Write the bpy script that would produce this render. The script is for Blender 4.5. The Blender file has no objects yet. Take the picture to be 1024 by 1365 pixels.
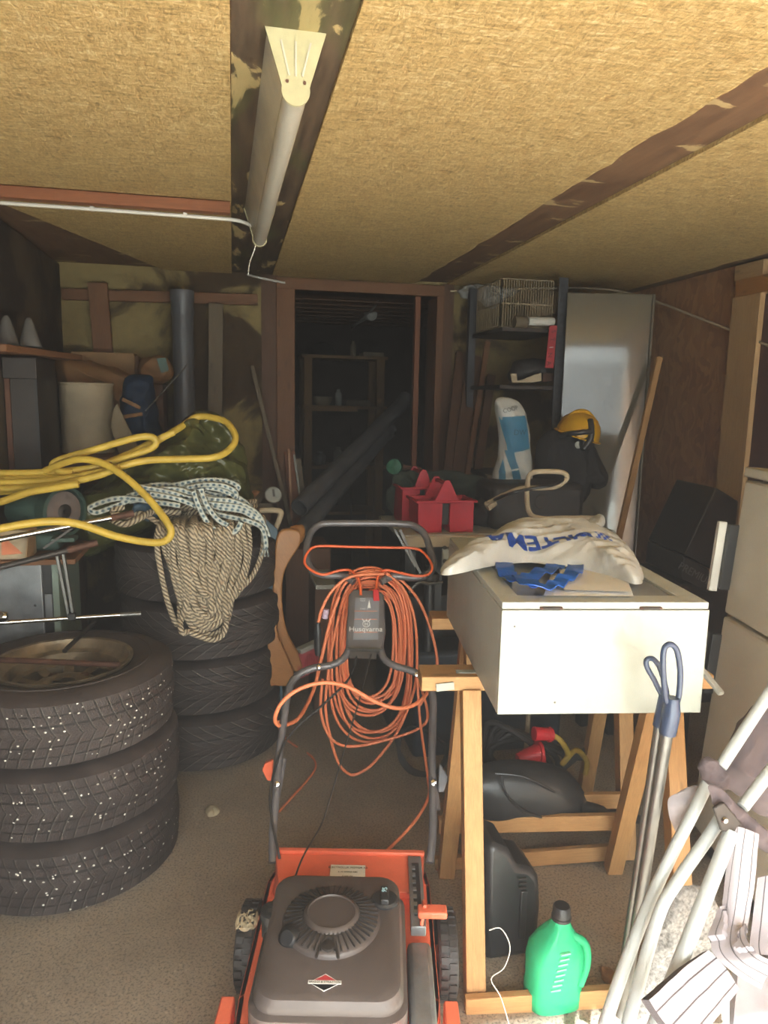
import bpy, bmesh, math, random
from mathutils import Vector, Matrix, noise
from mathutils.bvhtree import BVHTree
random.seed(7)
V = Vector
PI = math.pi
scene = bpy.context.scene
COL = scene.collection
EYE = V((0.0, 0.0, 1.45))
FPX = 960.0
RC = Matrix(((0.9789043, 0.01279817, -0.20391807), (-0.20340074, 0.15557136, -0.96665697), (0.01935237, 0.98774175, 0.15489263)))

def P(px, py, X=None, Y=None, Z=None, pl=None):
    """world point seen at a photo position, at a known distance (a plane X=, Y=, Z= or pl=(point, normal))"""
    r = RC @ V((px - 512.0, 682.5 - py, -FPX))
    if X is not None: t = (X - EYE.x) / r.x
    elif Y is not None: t = (Y - EYE.y) / r.y
    elif Z is not None: t = (Z - EYE.z) / r.z
    else: t = (pl[0] - EYE).dot(pl[1]) / r.dot(pl[1])
    return EYE + r * t

# ------------------------------------------------------------------ materials
def newmat(name):
    m = bpy.data.materials.new(name); m.use_nodes = True
    nt = m.node_tree
    return m, nt, nt.nodes['Principled BSDF']

def setin(b, **k):
    for n, v in k.items():
        b.inputs[n.replace('_', ' ')].default_value = v

def mapped(nt, coord='Object', scale=(1, 1, 1), rot=(0, 0, 0)):
    tc = nt.nodes.new('ShaderNodeTexCoord'); mp = nt.nodes.new('ShaderNodeMapping')
    mp.inputs['Scale'].default_value = scale; mp.inputs['Rotation'].default_value = rot
    nt.links.new(tc.outputs[coord], mp.inputs['Vector'])
    return mp.outputs['Vector']

def nz(nt, vec, scale, detail=4, rough=0.55, dist=0.0):
    n = nt.nodes.new('ShaderNodeTexNoise'); n.inputs['Scale'].default_value = scale
    n.inputs['Detail'].default_value = detail; n.inputs['Roughness'].default_value = rough; n.inputs['Distortion'].default_value = dist
    nt.links.new(vec, n.inputs['Vector'])
    return n.outputs['Fac']

def ramp(nt, fac, stops, const=False):
    r = nt.nodes.new('ShaderNodeValToRGB'); nt.links.new(fac, r.inputs['Fac'])
    e = r.color_ramp.elements
    while len(e) < len(stops): e.new(0.5)
    for i, (p, c) in enumerate(stops):
        e[i].position = p; e[i].color = (c[0], c[1], c[2], 1) if not isinstance(c, (int, float)) else (c, c, c, 1)
    if const: r.color_ramp.interpolation = 'CONSTANT'
    return r.outputs['Color']

def mix(nt, f, a, b, mode='MIX'):
    m = nt.nodes.new('ShaderNodeMix'); m.data_type = 'RGBA'; m.blend_type = mode
    for idx, v in ((0, f), (6, a), (7, b)):
        if isinstance(v, (int, float)): m.inputs[idx].default_value = v
        elif isinstance(v, (tuple, list)): m.inputs[idx].default_value = (v[0], v[1], v[2], 1)
        else: nt.links.new(v, m.inputs[idx])
    return m.outputs[2]

def mth(nt, op, a, b=None, c=None):
    m = nt.nodes.new('ShaderNodeMath'); m.operation = op
    for i, v in enumerate((a, b, c)):
        if v is None: continue
        if isinstance(v, (int, float)): m.inputs[i].default_value = v
        else: nt.links.new(v, m.inputs[i])
    return m.outputs[0]

def bump(nt, b, h, strength=0.3, dist=0.01):
    n = nt.nodes.new('ShaderNodeBump'); n.inputs['Strength'].default_value = strength; n.inputs['Distance'].default_value = dist
    nt.links.new(h, n.inputs['Height']); nt.links.new(n.outputs['Normal'], b.inputs['Normal'])

def plain(name, c, rough=0.6, metal=0.0, var=0.25, scale=6.0, bmp=0.0, bscale=60, spec=0.5, coat=0.0):
    """paint / plastic / metal with a little soiling"""
    m, nt, b = newmat(name)
    setin(b, Roughness=rough, Metallic=metal)
    b.inputs['Specular IOR Level'].default_value = spec
    if coat: b.inputs['Coat Weight'].default_value = coat
    vec = mapped(nt)
    f = nz(nt, vec, scale, 5, 0.6)
    d = tuple(x * (1 - var) for x in c); l = tuple(min(1, x * (1 + var * 0.4)) for x in c)
    nt.links.new(ramp(nt, f, [(0.3, d), (0.62, l)]), b.inputs['Base Color'])
    if bmp: bump(nt, b, nz(nt, vec, bscale, 3), bmp, 0.003)
    return m

def wood(name, light, dark, rough=0.65, rings=14.0, wear=0.0):
    """u of the UV runs along the grain, v across it, both in metres"""
    m, nt, b = newmat(name); setin(b, Roughness=rough)
    vec = mapped(nt, 'UV', (2.2, 34.0, 1))
    n1 = nz(nt, vec, 1.0, 5, 0.6, 0.6)
    w = mth(nt, 'FRACT', mth(nt, 'MULTIPLY', n1, rings))
    w2 = mth(nt, 'ABSOLUTE', mth(nt, 'SUBTRACT', w, 0.5))
    big = nz(nt, mapped(nt, 'UV', (3, 9, 1)), 1.0, 3)
    c = mix(nt, mth(nt, 'MULTIPLY', w2, 1.3), light, dark)
    c = mix(nt, mth(nt, 'MULTIPLY', big, 0.45), c, dark)
    kn = nt.nodes.new('ShaderNodeTexVoronoi'); kn.inputs['Scale'].default_value = 1.0
    nt.links.new(mapped(nt, 'UV', (4.5, 13, 1)), kn.inputs['Vector'])
    k = ramp(nt, kn.outputs['Distance'], [(0.07, 1.0), (0.13, 0.0)])
    c = mix(nt, mth(nt, 'MULTIPLY', k, 0.6), c, tuple(x * 0.35 for x in dark))
    nt.links.new(c, b.inputs['Base Color'])
    bump(nt, b, w2, 0.12, 0.002)
    return m

M = {}
M['pine'] = wood('pine', (0.55, 0.32, 0.13), (0.33, 0.16, 0.055))
M['pine_pale'] = wood('pale_pine', (0.62, 0.40, 0.20), (0.44, 0.25, 0.11), rings=8)
M['wood_dark'] = wood('dark_wood', (0.17, 0.080, 0.040), (0.07, 0.031, 0.016))
M['wood_brown'] = wood('brown_wood', (0.27, 0.12, 0.05), (0.12, 0.05, 0.022))
M['wood_red'] = wood('stained_wood', (0.30, 0.11, 0.045), (0.16, 0.05, 0.02), rings=8)
M['wood_honey'] = wood('honey_wood', (0.52, 0.24, 0.075), (0.30, 0.12, 0.035), rough=0.4)
M['wood_grey'] = wood('weathered_wood', (0.22, 0.17, 0.11), (0.11, 0.08, 0.05))
M['black'] = plain('black_plastic', (0.022, 0.022, 0.024), 0.38)
M['black_matt'] = plain('matt_black_plastic', (0.030, 0.026, 0.026), 0.55, bmp=0.2, bscale=300)
M['black_cloth'] = plain('black_cloth', (0.02, 0.018, 0.02), 0.9, bmp=0.5, bscale=120)
M['dark_steel'] = plain('dark_steel', (0.055, 0.046, 0.042), 0.5, 0.5)
M['grey_paint'] = plain('grey_tube_paint', (0.17, 0.16, 0.17), 0.35, 0.3)
M['chrome'] = plain('chrome_steel', (0.62, 0.60, 0.58), 0.16, 1.0, var=0.35, scale=14)
M['steel_brush'] = plain('brushed_steel', (0.20, 0.195, 0.185), 0.42, 0.8, var=0.2, scale=20)
M['rust'] = plain('rusty_steel', (0.12, 0.055, 0.035), 0.7, 0.4, var=0.6, scale=18, bmp=0.3)
M['pvc_grey'] = plain('grey_pvc', (0.115, 0.115, 0.125), 0.4)
M['white_paint'] = plain('white_lacquer', (0.33, 0.34, 0.295), 0.28, var=0.05)
M['white_inner'] = plain('white_chipboard', (0.44, 0.45, 0.41), 0.5, var=0.12)
M['white_plastic'] = plain('white_plastic', (0.72, 0.70, 0.64), 0.35, var=0.12)
M['cream'] = plain('cream_enamel', (0.62, 0.56, 0.46), 0.3, var=0.05)
M['lamp_white'] = plain('aged_lamp_enamel', (0.50, 0.46, 0.37), 0.35, var=0.2, scale=9)
M['lamp_cap'] = plain('yellowed_lamp_cap', (0.44, 0.40, 0.235), 0.45, var=0.15, scale=20)
M['diffuser'] = plain('lamp_diffuser', (0.50, 0.47, 0.40), 0.25, var=0.1)
M['red'] = plain('red_plastic', (0.50, 0.018, 0.035), 0.4)
M['red_bright'] = plain('bright_red_plastic', (0.62, 0.02, 0.03), 0.4)
M['orange'] = plain('orange_paint', (0.84, 0.17, 0.085), 0.4, var=0.2)
M['orange_cable'] = plain('orange_cable_sheath', (0.85, 0.25, 0.11), 0.45, var=0.12)
M['orange_bail'] = plain('orange_coated_wire', (0.90, 0.16, 0.05), 0.35, var=0.1)
M['yellow'] = plain('yellow_hose_rubber', (0.64, 0.44, 0.065), 0.42, var=0.22, scale=12)
M['yellow_helmet'] = plain('yellow_helmet_shell', (0.62, 0.33, 0.01), 0.35)
M['blue_loop'] = plain('navy_handle_plastic', (0.035, 0.050, 0.095), 0.3)
M['blue_bag'] = plain('blue_plastic_film', (0.02, 0.13, 0.60), 0.35, bmp=0.3, bscale=40)
M['blue_text'] = plain('blue_print', (0.01, 0.055, 0.32), 0.5)
M['navy'] = plain('navy_cloth', (0.012, 0.03, 0.07), 0.7, bmp=0.5, bscale=30)
M['blue_grey'] = plain('blue_grey_steel', (0.065, 0.12, 0.17), 0.5)
M['bag_white'] = plain('white_woven_bag', (0.53, 0.53, 0.50), 0.42, var=0.14, bmp=0.9, bscale=30)
M['paper'] = plain('white_paper', (0.75, 0.75, 0.74), 0.7, var=0.05)
M['kraft'] = plain('kraft_paper', (0.33, 0.17, 0.07), 0.75, bmp=0.5, bscale=22)
M['card'] = plain('cardboard', (0.42, 0.25, 0.12), 0.8)
M['beige'] = plain('beige_card', (0.50, 0.40, 0.27), 0.8)
M['canvas'] = plain('stiff_canvas', (0.36, 0.28, 0.18), 0.85, bmp=0.3)
M['tarp'] = plain('green_tarpaulin', (0.088, 0.090, 0.030), 0.24, var=0.3, scale=9, bmp=0.6, bscale=26)
M['grinder'] = plain('hammered_green_paint', (0.07, 0.12, 0.10), 0.35, bmp=0.2)
M['grind_stone'] = plain('grinding_stone', (0.21, 0.16, 0.14), 0.9, bmp=0.5, bscale=200)
M['zinc'] = plain('galvanised_sheet', (0.30, 0.31, 0.32), 0.42, 0.6, var=0.45, scale=9)
M['dark_zinc'] = plain('dull_lead_grey', (0.13, 0.12, 0.11), 0.7)
M['red_label'] = plain('red_sign_paint', (0.45, 0.04, 0.05), 0.5)
M['green_dark'] = plain('dark_green_plastic', (0.02, 0.10, 0.06), 0.35)
M['badge_white'] = plain('white_print', (0.85, 0.85, 0.85), 0.5, var=0.02)
M['badge_black'] = plain('black_print', (0.01, 0.01, 0.012), 0.5, var=0.02)
M['panel_grey'] = plain('grey_print_panel', (0.25, 0.26, 0.29), 0.35, var=0.1)
M['line_orange'] = plain('orange_print', (0.75, 0.25, 0.12), 0.5, var=0.02)
M['felt'] = plain('grey_felt_underlay', (0.33, 0.33, 0.33), 0.95, var=0.8, scale=130, bmp=1.0, bscale=160)
M['tube_white'] = plain('white_coated_tube', (0.46, 0.49, 0.49), 0.3, var=0.1)
M['grey_cloth'] = plain('grey_cotton_cloth', (0.27, 0.24, 0.25), 0.9, bmp=0.3)
M['dark_cloth'] = plain('brown_grey_cloth', (0.10, 0.075, 0.08), 0.9, bmp=0.4, bscale=30)
M['bark'] = plain('broken_wood_chip', (0.50, 0.42, 0.28), 0.9)
M['oven_black'] = plain('black_enamel', (0.028, 0.024, 0.024), 0.3)

def mat_ceiling():
    m, nt, b = newmat('wood_wool_board'); setin(b, Roughness=0.95)
    a = mapped(nt, 'Object', (1, 1, 1))
    # strands: several stretched noises in different directions
    s1 = nz(nt, mapped(nt, 'Object', (17, 80, 40), (0, 0, 0.5)), 1.0, 5, 0.7, 1.6)
    s2 = nz(nt, mapped(nt, 'Object', (75, 20, 40), (0, 0, -0.35)), 1.0, 5, 0.7, 1.6)
    s3 = nz(nt, a, 120, 3, 0.6)
    h = mth(nt, 'ADD', mth(nt, 'MULTIPLY', s1, 0.5), mth(nt, 'ADD', mth(nt, 'MULTIPLY', s2, 0.35), mth(nt, 'MULTIPLY', s3, 0.25)))
    c = ramp(nt, h, [(0.40, (0.13, 0.072, 0.022)), (0.50, (0.46, 0.30, 0.105)), (0.585, (0.66, 0.46, 0.19)), (0.66, (0.86, 0.70, 0.38))])
    big = nz(nt, a, 1.3, 4, 0.6)
    c = mix(nt, mth(nt, 'MULTIPLY', big, 0.35), c, (0.33, 0.22, 0.09))
    nt.links.new(c, b.inputs['Base Color']); bump(nt, b, h, 1.0, 0.012)
    return m
M['woodwool'] = mat_ceiling()

def mat_gap():
    """weathered boards between the ceiling sheets with torn patches of the sheet left on"""
    m, nt, b = newmat('stained_joint_board'); setin(b, Roughness=0.8)
    vec = mapped(nt, 'Object', (9, 2.6, 3))
    f = nz(nt, vec, 1.0, 6, 0.62, 0.5)
    base = ramp(nt, nz(nt, mapped(nt, 'Object', (40, 4, 10)), 1.0, 5), [(0.3, (0.035, 0.022, 0.014)), (0.7, (0.13, 0.085, 0.05))])
    pat = ramp(nt, f, [(0.56, 0.0), (0.585, 1.0)])
    c = mix(nt, pat, base, (0.46, 0.34, 0.16))
    gr = ramp(nt, nz(nt, vec, 0.7, 3), [(0.50, 0.0), (0.62, 1.0)])
    c = mix(nt, mth(nt, 'MULTIPLY', gr, 0.35), c, (0.10, 0.13, 0.03))
    nt.links.new(c, b.inputs['Base Color']); bump(nt, b, f, 0.5, 0.01)
    return m
M['gap'] = mat_gap()

def mat_strip():
    m, nt, b = newmat('dark_joint_board'); setin(b, Roughness=0.8)
    vec = mapped(nt, 'Object', (5, 12, 3), (0, 0, 0.3))
    f = nz(nt, vec, 1.0, 5, 0.6, 0.6)
    base = ramp(nt, nz(nt, mapped(nt, 'Object', (30, 4, 10)), 1.0, 5), [(0.3, (0.11, 0.055, 0.03)), (0.7, (0.21, 0.115, 0.06))])
    c = mix(nt, ramp(nt, f, [(0.60, 0.0), (0.63, 1.0)]), base, (0.44, 0.31, 0.15))
    nt.links.new(c, b.inputs['Base Color']); bump(nt, b, f, 0.4, 0.01)
    return m
M['strip'] = mat_strip()

def mat_floor():
    m, nt, b = newmat('worn_concrete'); setin(b, Roughness=0.85)
    a = mapped(nt)
    c = ramp(nt, nz(nt, a, 2.2, 6, 0.65), [(0.3, (0.26, 0.20, 0.145)), (0.7, (0.48, 0.39, 0.295))])
    sp = nz(nt, a, 150, 3, 0.7)
    c = mix(nt, ramp(nt, sp, [(0.38, 0.8), (0.5, 0.0)]), c, (0.06, 0.045, 0.03))
    c = mix(nt, ramp(nt, nz(nt, a, 90, 4, 0.7), [(0.60, 0.0), (0.72, 0.6)]), c, (0.70, 0.60, 0.47))
    nt.links.new(c, b.inputs['Base Color']); bump(nt, b, sp, 0.5, 0.004)
    return m
M['concrete'] = mat_floor()

def mat_plaster(name, l, d, thr=0.52, s=2.0):
    m, nt, b = newmat(name); setin(b, Roughness=0.9)
    a = mapped(nt)
    f = nz(nt, a, s, 8, 0.62, 0.6)
    fine = nz(nt, a, 25, 5, 0.6)
    c1 = ramp(nt, fine, [(0.3, tuple(x * 0.7 for x in l)), (0.7, l)])
    c2 = ramp(nt, fine, [(0.3, tuple(x * 0.5 for x in d)), (0.7, d)])
    c = mix(nt, ramp(nt, f, [(thr - 0.03, 0.0), (thr + 0.03, 1.0)]), c1, c2)
    nt.links.new(c, b.inputs['Base Color']); bump(nt, b, mth(nt, 'ADD', f, mth(nt, 'MULTIPLY', fine, 0.2)), 0.4, 0.02)
    return m
M['plaster'] = mat_plaster('flaking_limewash', (0.36, 0.27, 0.115), (0.10, 0.060, 0.030))
M['plaster_left'] = mat_plaster('dark_brown_plaster', (0.12, 0.085, 0.05), (0.045, 0.028, 0.018), 0.5)  # dark patchy plaster, lower base colours than the back wall
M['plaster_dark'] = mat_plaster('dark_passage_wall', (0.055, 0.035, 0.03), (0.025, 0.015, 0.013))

def mat_osb():
    m, nt, b = newmat('strand_board'); setin(b, Roughness=0.7)
    v = nt.nodes.new('ShaderNodeTexVoronoi'); v.inputs['Scale'].default_value = 1.0; v.inputs['Randomness'].default_value = 1.0
    nv = nt.nodes.new('ShaderNodeTexNoise'); nv.inputs['Scale'].default_value = 5
    tc = nt.nodes.new('ShaderNodeTexCoord'); nt.links.new(tc.outputs['Object'], nv.inputs['Vector'])
    vm = nt.nodes.new('ShaderNodeVectorMath'); vm.operation = 'MULTIPLY_ADD'
    nt.links.new(nv.outputs['Color'], vm.inputs[0]); vm.inputs[1].default_value = (0.25, 0.25, 0.25); nt.links.new(tc.outputs['Object'], vm.inputs[2])
    mp = nt.nodes.new('ShaderNodeMapping'); mp.inputs['Scale'].default_value = (30, 34, 13); mp.inputs['Rotation'].default_value = (0.5, 0, 0)
    nt.links.new(vm.outputs[0], mp.inputs['Vector']); nt.links.new(mp.outputs[0], v.inputs['Vector'])
    sep = nt.nodes.new('ShaderNodeSeparateColor'); nt.links.new(v.outputs['Color'], sep.inputs[0])
    c = ramp(nt, sep.outputs[0], [(0.0, (0.42, 0.19, 0.085)), (0.5, (0.58, 0.29, 0.135)), (1.0, (0.72, 0.42, 0.21))])
    g = nz(nt, mapped(nt, 'Object', (60, 60, 9)), 1.0, 4)
    c = mix(nt, mth(nt, 'MULTIPLY', g, 0.5), c, (0.24, 0.10, 0.045))
    nt.links.new(c, b.inputs['Base Color']); bump(nt, b, sep.outputs[0], 0.25, 0.004)
    return m
M['osb'] = mat_osb()

def mat_tyre(name, studs):
    """tread pattern from the UV: u turns once round the tyre, v runs over the tread from 0 to 1 (the sides lie outside)"""
    m, nt, b = newmat(name); setin(b, Roughness=0.72)
    b.inputs['Specular IOR Level'].default_value = 0.35
    tc = nt.nodes.new('ShaderNodeTexCoord'); s = nt.nodes.new('ShaderNodeSeparateXYZ'); nt.links.new(tc.outputs['UV'], s.inputs[0])
    u, v = s.outputs[0], s.outputs[1]
    on = mth(nt, 'MULTIPLY', mth(nt, 'GREATER_THAN', v, 0.0), mth(nt, 'LESS_THAN', v, 1.0))
    av = mth(nt, 'ABSOLUTE', mth(nt, 'SUBTRACT', v, 0.5))
    n_lug = 60 if studs else 32
    bend = mth(nt, 'MULTIPLY', mth(nt, 'POWER', mth(nt, 'MULTIPLY', av, 2.0), 0.7 if studs else 0.6), 1.1 if studs else 3.0)
    ph = mth(nt, 'ADD', mth(nt, 'MULTIPLY', u, float(n_lug)), bend)
    fr = mth(nt, 'FRACT', ph)
    lug = mth(nt, 'LESS_THAN', fr, 0.16 if studs else 0.13)
    sp = mth(nt, 'FRACT', mth(nt, 'MULTIPLY', ph, 5.0))
    sipe = mth(nt, 'LESS_THAN', sp, 0.16)
    gro = mth(nt, 'LESS_THAN', mth(nt, 'ABSOLUTE', mth(nt, 'SUBTRACT', av, 0.17)), 0.016)
    gro2 = mth(nt, 'LESS_THAN', mth(nt, 'ABSOLUTE', mth(nt, 'SUBTRACT', av, 0.34)), 0.012)
    g = mth(nt, 'MAXIMUM', mth(nt, 'MAXIMUM', lug, mth(nt, 'MULTIPLY', sipe, 0.28 if studs else 0.05)), mth(nt, 'MAXIMUM', gro, gro2))
    g = mth(nt, 'MULTIPLY', g, on)
    dust = nz(nt, mapped(nt, 'Object'), 9, 5)
    base = ramp(nt, dust, [(0.3, (0.040, 0.031, 0.030)), (0.75, (0.085, 0.068, 0.064))])
    c = mix(nt, mth(nt, 'MULTIPLY', g, 0.85), base, (0.008, 0.006, 0.006))
    edge = mth(nt, 'MULTIPLY', mth(nt, 'MULTIPLY', mth(nt, 'GREATER_THAN', fr, 0.13), mth(nt, 'LESS_THAN', fr, 0.21)), on)
    c = mix(nt, mth(nt, 'MULTIPLY', edge, 0.75 if not studs else 0.35), c, (0.26, 0.23, 0.20))
    if studs:
        vo = nt.nodes.new('ShaderNodeTexVoronoi'); vo.inputs['Scale'].default_value = 1.0
        mp = nt.nodes.new('ShaderNodeMapping'); mp.inputs['Scale'].default_value = (88, 10, 1); nt.links.new(tc.outputs['UV'], mp.inputs['Vector']); nt.links.new(mp.outputs[0], vo.inputs['Vector'])
        st = mth(nt, 'MULTIPLY', mth(nt, 'LESS_THAN', vo.outputs['Distance'], 0.14), on)
        c = mix(nt, st, c, (0.85, 0.82, 0.76))
    nt.links.new(c, b.inputs['Base Color'])
    bump(nt, b, mth(nt, 'SUBTRACT', 1.0, g), 1.0, 0.006)
    return m
M['tyre_stud'] = mat_tyre('studded_tyre_rubber', True)
M['tyre_road'] = mat_tyre('road_tyre_rubber', False)

def mat_rope(name, a_, b_, pitch, strands=3, braid=False):
    m, nt, b = newmat(name); setin(b, Roughness=0.8)
    tc = nt.nodes.new('ShaderNodeTexCoord'); s = nt.nodes.new('ShaderNodeSeparateXYZ'); nt.links.new(tc.outputs['UV'], s.inputs[0])
    w = mth(nt, 'ADD', mth(nt, 'MULTIPLY', s.outputs[0], 1.0 * strands), mth(nt, 'MULTIPLY', s.outputs[1], strands / pitch))
    f = mth(nt, 'SINE', mth(nt, 'MULTIPLY', w, 2 * PI))
    if braid:
        w2 = mth(nt, 'SUBTRACT', mth(nt, 'MULTIPLY', s.outputs[0], 1.0 * strands), mth(nt, 'MULTIPLY', s.outputs[1], strands / pitch))
        f = mth(nt, 'MULTIPLY', f, mth(nt, 'SINE', mth(nt, 'MULTIPLY', w2, 2 * PI)))
    f = mth(nt, 'ADD', mth(nt, 'MULTIPLY', f, 0.5), 0.5)
    nt.links.new(ramp(nt, f, [(0.12, b_), (0.5, a_)]), b.inputs['Base Color'])
    bump(nt, b, f, 0.9, 0.004)
    return m
M['rope'] = mat_rope('twisted_hemp_rope', (0.60, 0.50, 0.36), (0.16, 0.115, 0.07), 0.05)
M['rope_blue'] = mat_rope('braided_blue_white_rope', (0.56, 0.58, 0.52), (0.03, 0.09, 0.14), 0.085, 2, True)

def mat_stripes():
    m, nt, b = newmat('striped_cushion_cloth'); setin(b, Roughness=0.9)
    tc = nt.nodes.new('ShaderNodeTexCoord'); s = nt.nodes.new('ShaderNodeSeparateXYZ'); nt.links.new(tc.outputs['UV'], s.inputs[0])
    f = mth(nt, 'FRACT', mth(nt, 'MULTIPLY', s.outputs[1], 15.0))
    st = mth(nt, 'LESS_THAN', f, 0.10)
    nt.links.new(mix(nt, st, (0.44, 0.40, 0.43), (0.08, 0.07, 0.08)), b.inputs['Base Color'])
    bump(nt, b, nz(nt, mapped(nt), 400, 2), 0.3, 0.002)
    return m
M['stripes'] = mat_stripes()

def mat_clear(name, col=(1, 1, 1), rough=0.05, tr=1.0):
    m, nt, b = newmat(name); setin(b, Roughness=rough)
    b.inputs['Base Color'].default_value = (*col, 1); b.inputs['Transmission Weight'].default_value = tr; b.inputs['IOR'].default_value = 1.3
    return m
M['film'] = plain('cloudy_plastic_film', (0.45, 0.44, 0.42), 0.12, bmp=1.0, bscale=50)
M['jug'] = mat_clear('translucent_green_plastic', (0.05, 0.66, 0.30), 0.25, 0.3)
M['jug_rib'] = plain('green_moulded_plastic', (0.25, 0.85, 0.5), 0.3, var=0.05)
M['jug_lower'] = plain('white_jug_label', (0.75, 0.8, 0.78), 0.5, var=0.05)
M['gloss_white'] = plain('glossy_white_door', (0.15, 0.132, 0.10), 0.08, var=0.06, spec=0.7, coat=0.6)

# ------------------------------------------------------------------ mesh builder
def catmull(pts, n=8, closed=False):
    pts = [V(p) for p in pts]
    if len(pts) < 3: return pts
    out = []; L = len(pts)
    rng = range(L) if closed else range(L - 1)
    for i in rng:
        if closed: p0, p1, p2, p3 = pts[i - 1], pts[i], pts[(i + 1) % L], pts[(i + 2) % L]
        else: p0, p1, p2, p3 = pts[max(i - 1, 0)], pts[i], pts[i + 1], pts[min(i + 2, L - 1)]
        for k in range(n):
            t = k / n
            out.append(0.5 * ((2 * p1) + (p2 - p0) * t + (2 * p0 - 5 * p1 + 4 * p2 - p3) * t * t + (3 * p1 - p0 - 3 * p2 + p3) * t ** 3))
    if not closed: out.append(pts[-1].copy())
    return out

class MB:
    def __init__(s): s.v = []; s.f = []; s.uv = []
    def face(s, idx, uv=None): s.f.append(tuple(idx)); s.uv.append(uv)
    def hexa(s, p):
        """8 corners: bottom ring then top ring"""
        o = len(s.v); s.v += [V(q) for q in p]
        r = random.random() * 7
        for q in ((3, 2, 1, 0), (4, 5, 6, 7), (0, 1, 5, 4), (1, 2, 6, 5), (2, 3, 7, 6), (3, 0, 4, 7)):
            a, b, c, d = [s.v[o + i] for i in q]
            l1 = ((b - a).length + (c - d).length) / 2; l2 = ((d - a).length + (c - b).length) / 2
            uv = [(r, r), (r + l1, r), (r + l1, r + l2), (r, r + l2)] if l1 >= l2 else [(r, r), (r, r + l1), (r + l2, r + l1), (r + l2, r)]
            s.face([o + i for i in q], uv)
        return s
    def box(s, c, d, m=None):
        x, y, z = d[0] / 2, d[1] / 2, d[2] / 2
        p = [V(q) for q in ((-x, -y, -z), (x, -y, -z), (x, y, -z), (-x, y, -z), (-x, -y, z), (x, -y, z), (x, y, z), (-x, y, z))]
        if m is not None: p = [m @ q for q in p]
        return s.hexa([V(c) + q for q in p])
    def b2(s, lo, hi):
        lo = V(lo); hi = V(hi)
        return s.box((lo + hi) / 2, hi - lo)
    def bar(s, a, b, w, t, up=(0, 0, 1)):
        """a straight board from a to b, w across, t along the third direction (close to up)"""
        a = V(a); b = V(b); d = (b - a).normalized(); up = V(up)
        side = d.cross(up).normalized(); u = side.cross(d).normalized()
        sx, ux = side * w / 2, u * t / 2
        return s.hexa([a - sx - ux, a + sx - ux, b + sx - ux, b - sx - ux, a - sx + ux, a + sx + ux, b + sx + ux, b - sx + ux])
    def tube(s, pts, r, n=10, closed=False, caps=True, sq=1.0):
        pts = [V(p) for p in pts]; L = len(pts); o = len(s.v)
        rr = r if isinstance(r, (list, tuple)) else [r] * L
        tang = []
        for i in range(L):
            a = pts[i - 1] if (i > 0 or closed) else pts[i]; b = pts[(i + 1) % L] if (i < L - 1 or closed) else pts[i]
            t = b - a
            tang.append(t.normalized() if t.length > 1e-9 else V((0, 0, 1)))
        up = V((0, 0, 1)) if abs(tang[0].z) < 0.9 else V((1, 0, 0))
        nrm = (up - tang[0] * up.dot(tang[0])).normalized()
        dist = 0.0; ds = []
        for i in range(L):
            if i:
                nrm = (nrm - tang[i] * nrm.dot(tang[i]))
                nrm = nrm.normalized() if nrm.length > 1e-6 else tang[i].orthogonal().normalized()
                dist += (pts[i] - pts[i - 1]).length
            ds.append(dist); bn = tang[i].cross(nrm)
            for k in range(n):
                a = 2 * PI * k / n
                s.v.append(pts[i] + (nrm * math.cos(a) + bn * math.sin(a) * sq) * rr[i])
        m = L if closed else L - 1
        for i in range(m):
            j = (i + 1) % L; dj = ds[j] if j else dist + (pts[0] - pts[-1]).length
            for k in range(n):
                k2 = (k + 1) % n
                s.face((o + i * n + k, o + i * n + k2, o + j * n + k2, o + j * n + k), [(k / n, ds[i]), ((k + 1) / n, ds[i]), ((k + 1) / n, dj), (k / n, dj)])
        if caps and not closed:
            s.face([o + k for k in range(n)][::-1]); s.face([o + (L - 1) * n + k for k in range(n)])
        return s
    def cyl(s, a, b, r, r2=None, n=20): return s.tube([a, b], [r, r if r2 is None else r2], n)
    def lathe(s, prof, c=(0, 0, 0), ax=(0, 0, 1), n=32, uvf=None, close=False, cap=True):
        """prof: list of (radius, height) from one end to the other"""
        c = V(c); ax = V(ax).normalized(); e1 = ax.orthogonal().normalized(); e2 = ax.cross(e1); o = len(s.v); L = len(prof)
        for (r, h) in prof:
            for k in range(n):
                a = 2 * PI * k / n
                s.v.append(c + ax * h + (e1 * math.cos(a) + e2 * math.sin(a)) * r)
        for i in range(L if close else L - 1):
            j = (i + 1) % L
            for k in range(n):
                k2 = (k + 1) % n
                uv = None
                if uvf: uv = [(k / n, uvf[i]), ((k + 1) / n, uvf[i]), ((k + 1) / n, uvf[j]), (k / n, uvf[j])]
                s.face((o + i * n + k, o + i * n + k2, o + j * n + k2, o + j * n + k), uv)
        if cap and not close:
            if prof[0][0] > 1e-5: s.face([o + k for k in range(n)][::-1])
            if prof[-1][0] > 1e-5: s.face([o + (L - 1) * n + k for k in range(n)])
        return s
    def prism(s, pts, d):
        """closed outline (coplanar points) pushed along d"""
        d = V(d); o = len(s.v); n = len(pts); s.v += [V(p) for p in pts] + [V(p) + d for p in pts]
        nr = sum(((V(pts[i]) - V(pts[0])).cross(V(pts[(i + 1) % n]) - V(pts[0])) for i in range(n)), V((0, 0, 0)))
        lo = list(range(o, o + n)); hi = list(range(o + n, o + 2 * n))
        e = (V(pts[1]) - V(pts[0])).normalized(); f = nr.normalized().cross(e) if nr.length else e.orthogonal()
        uvs = [((V(p)).dot(f), (V(p)).dot(e)) for p in pts]
        s.face(lo[::-1], uvs[::-1]); s.face(hi, uvs)
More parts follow.
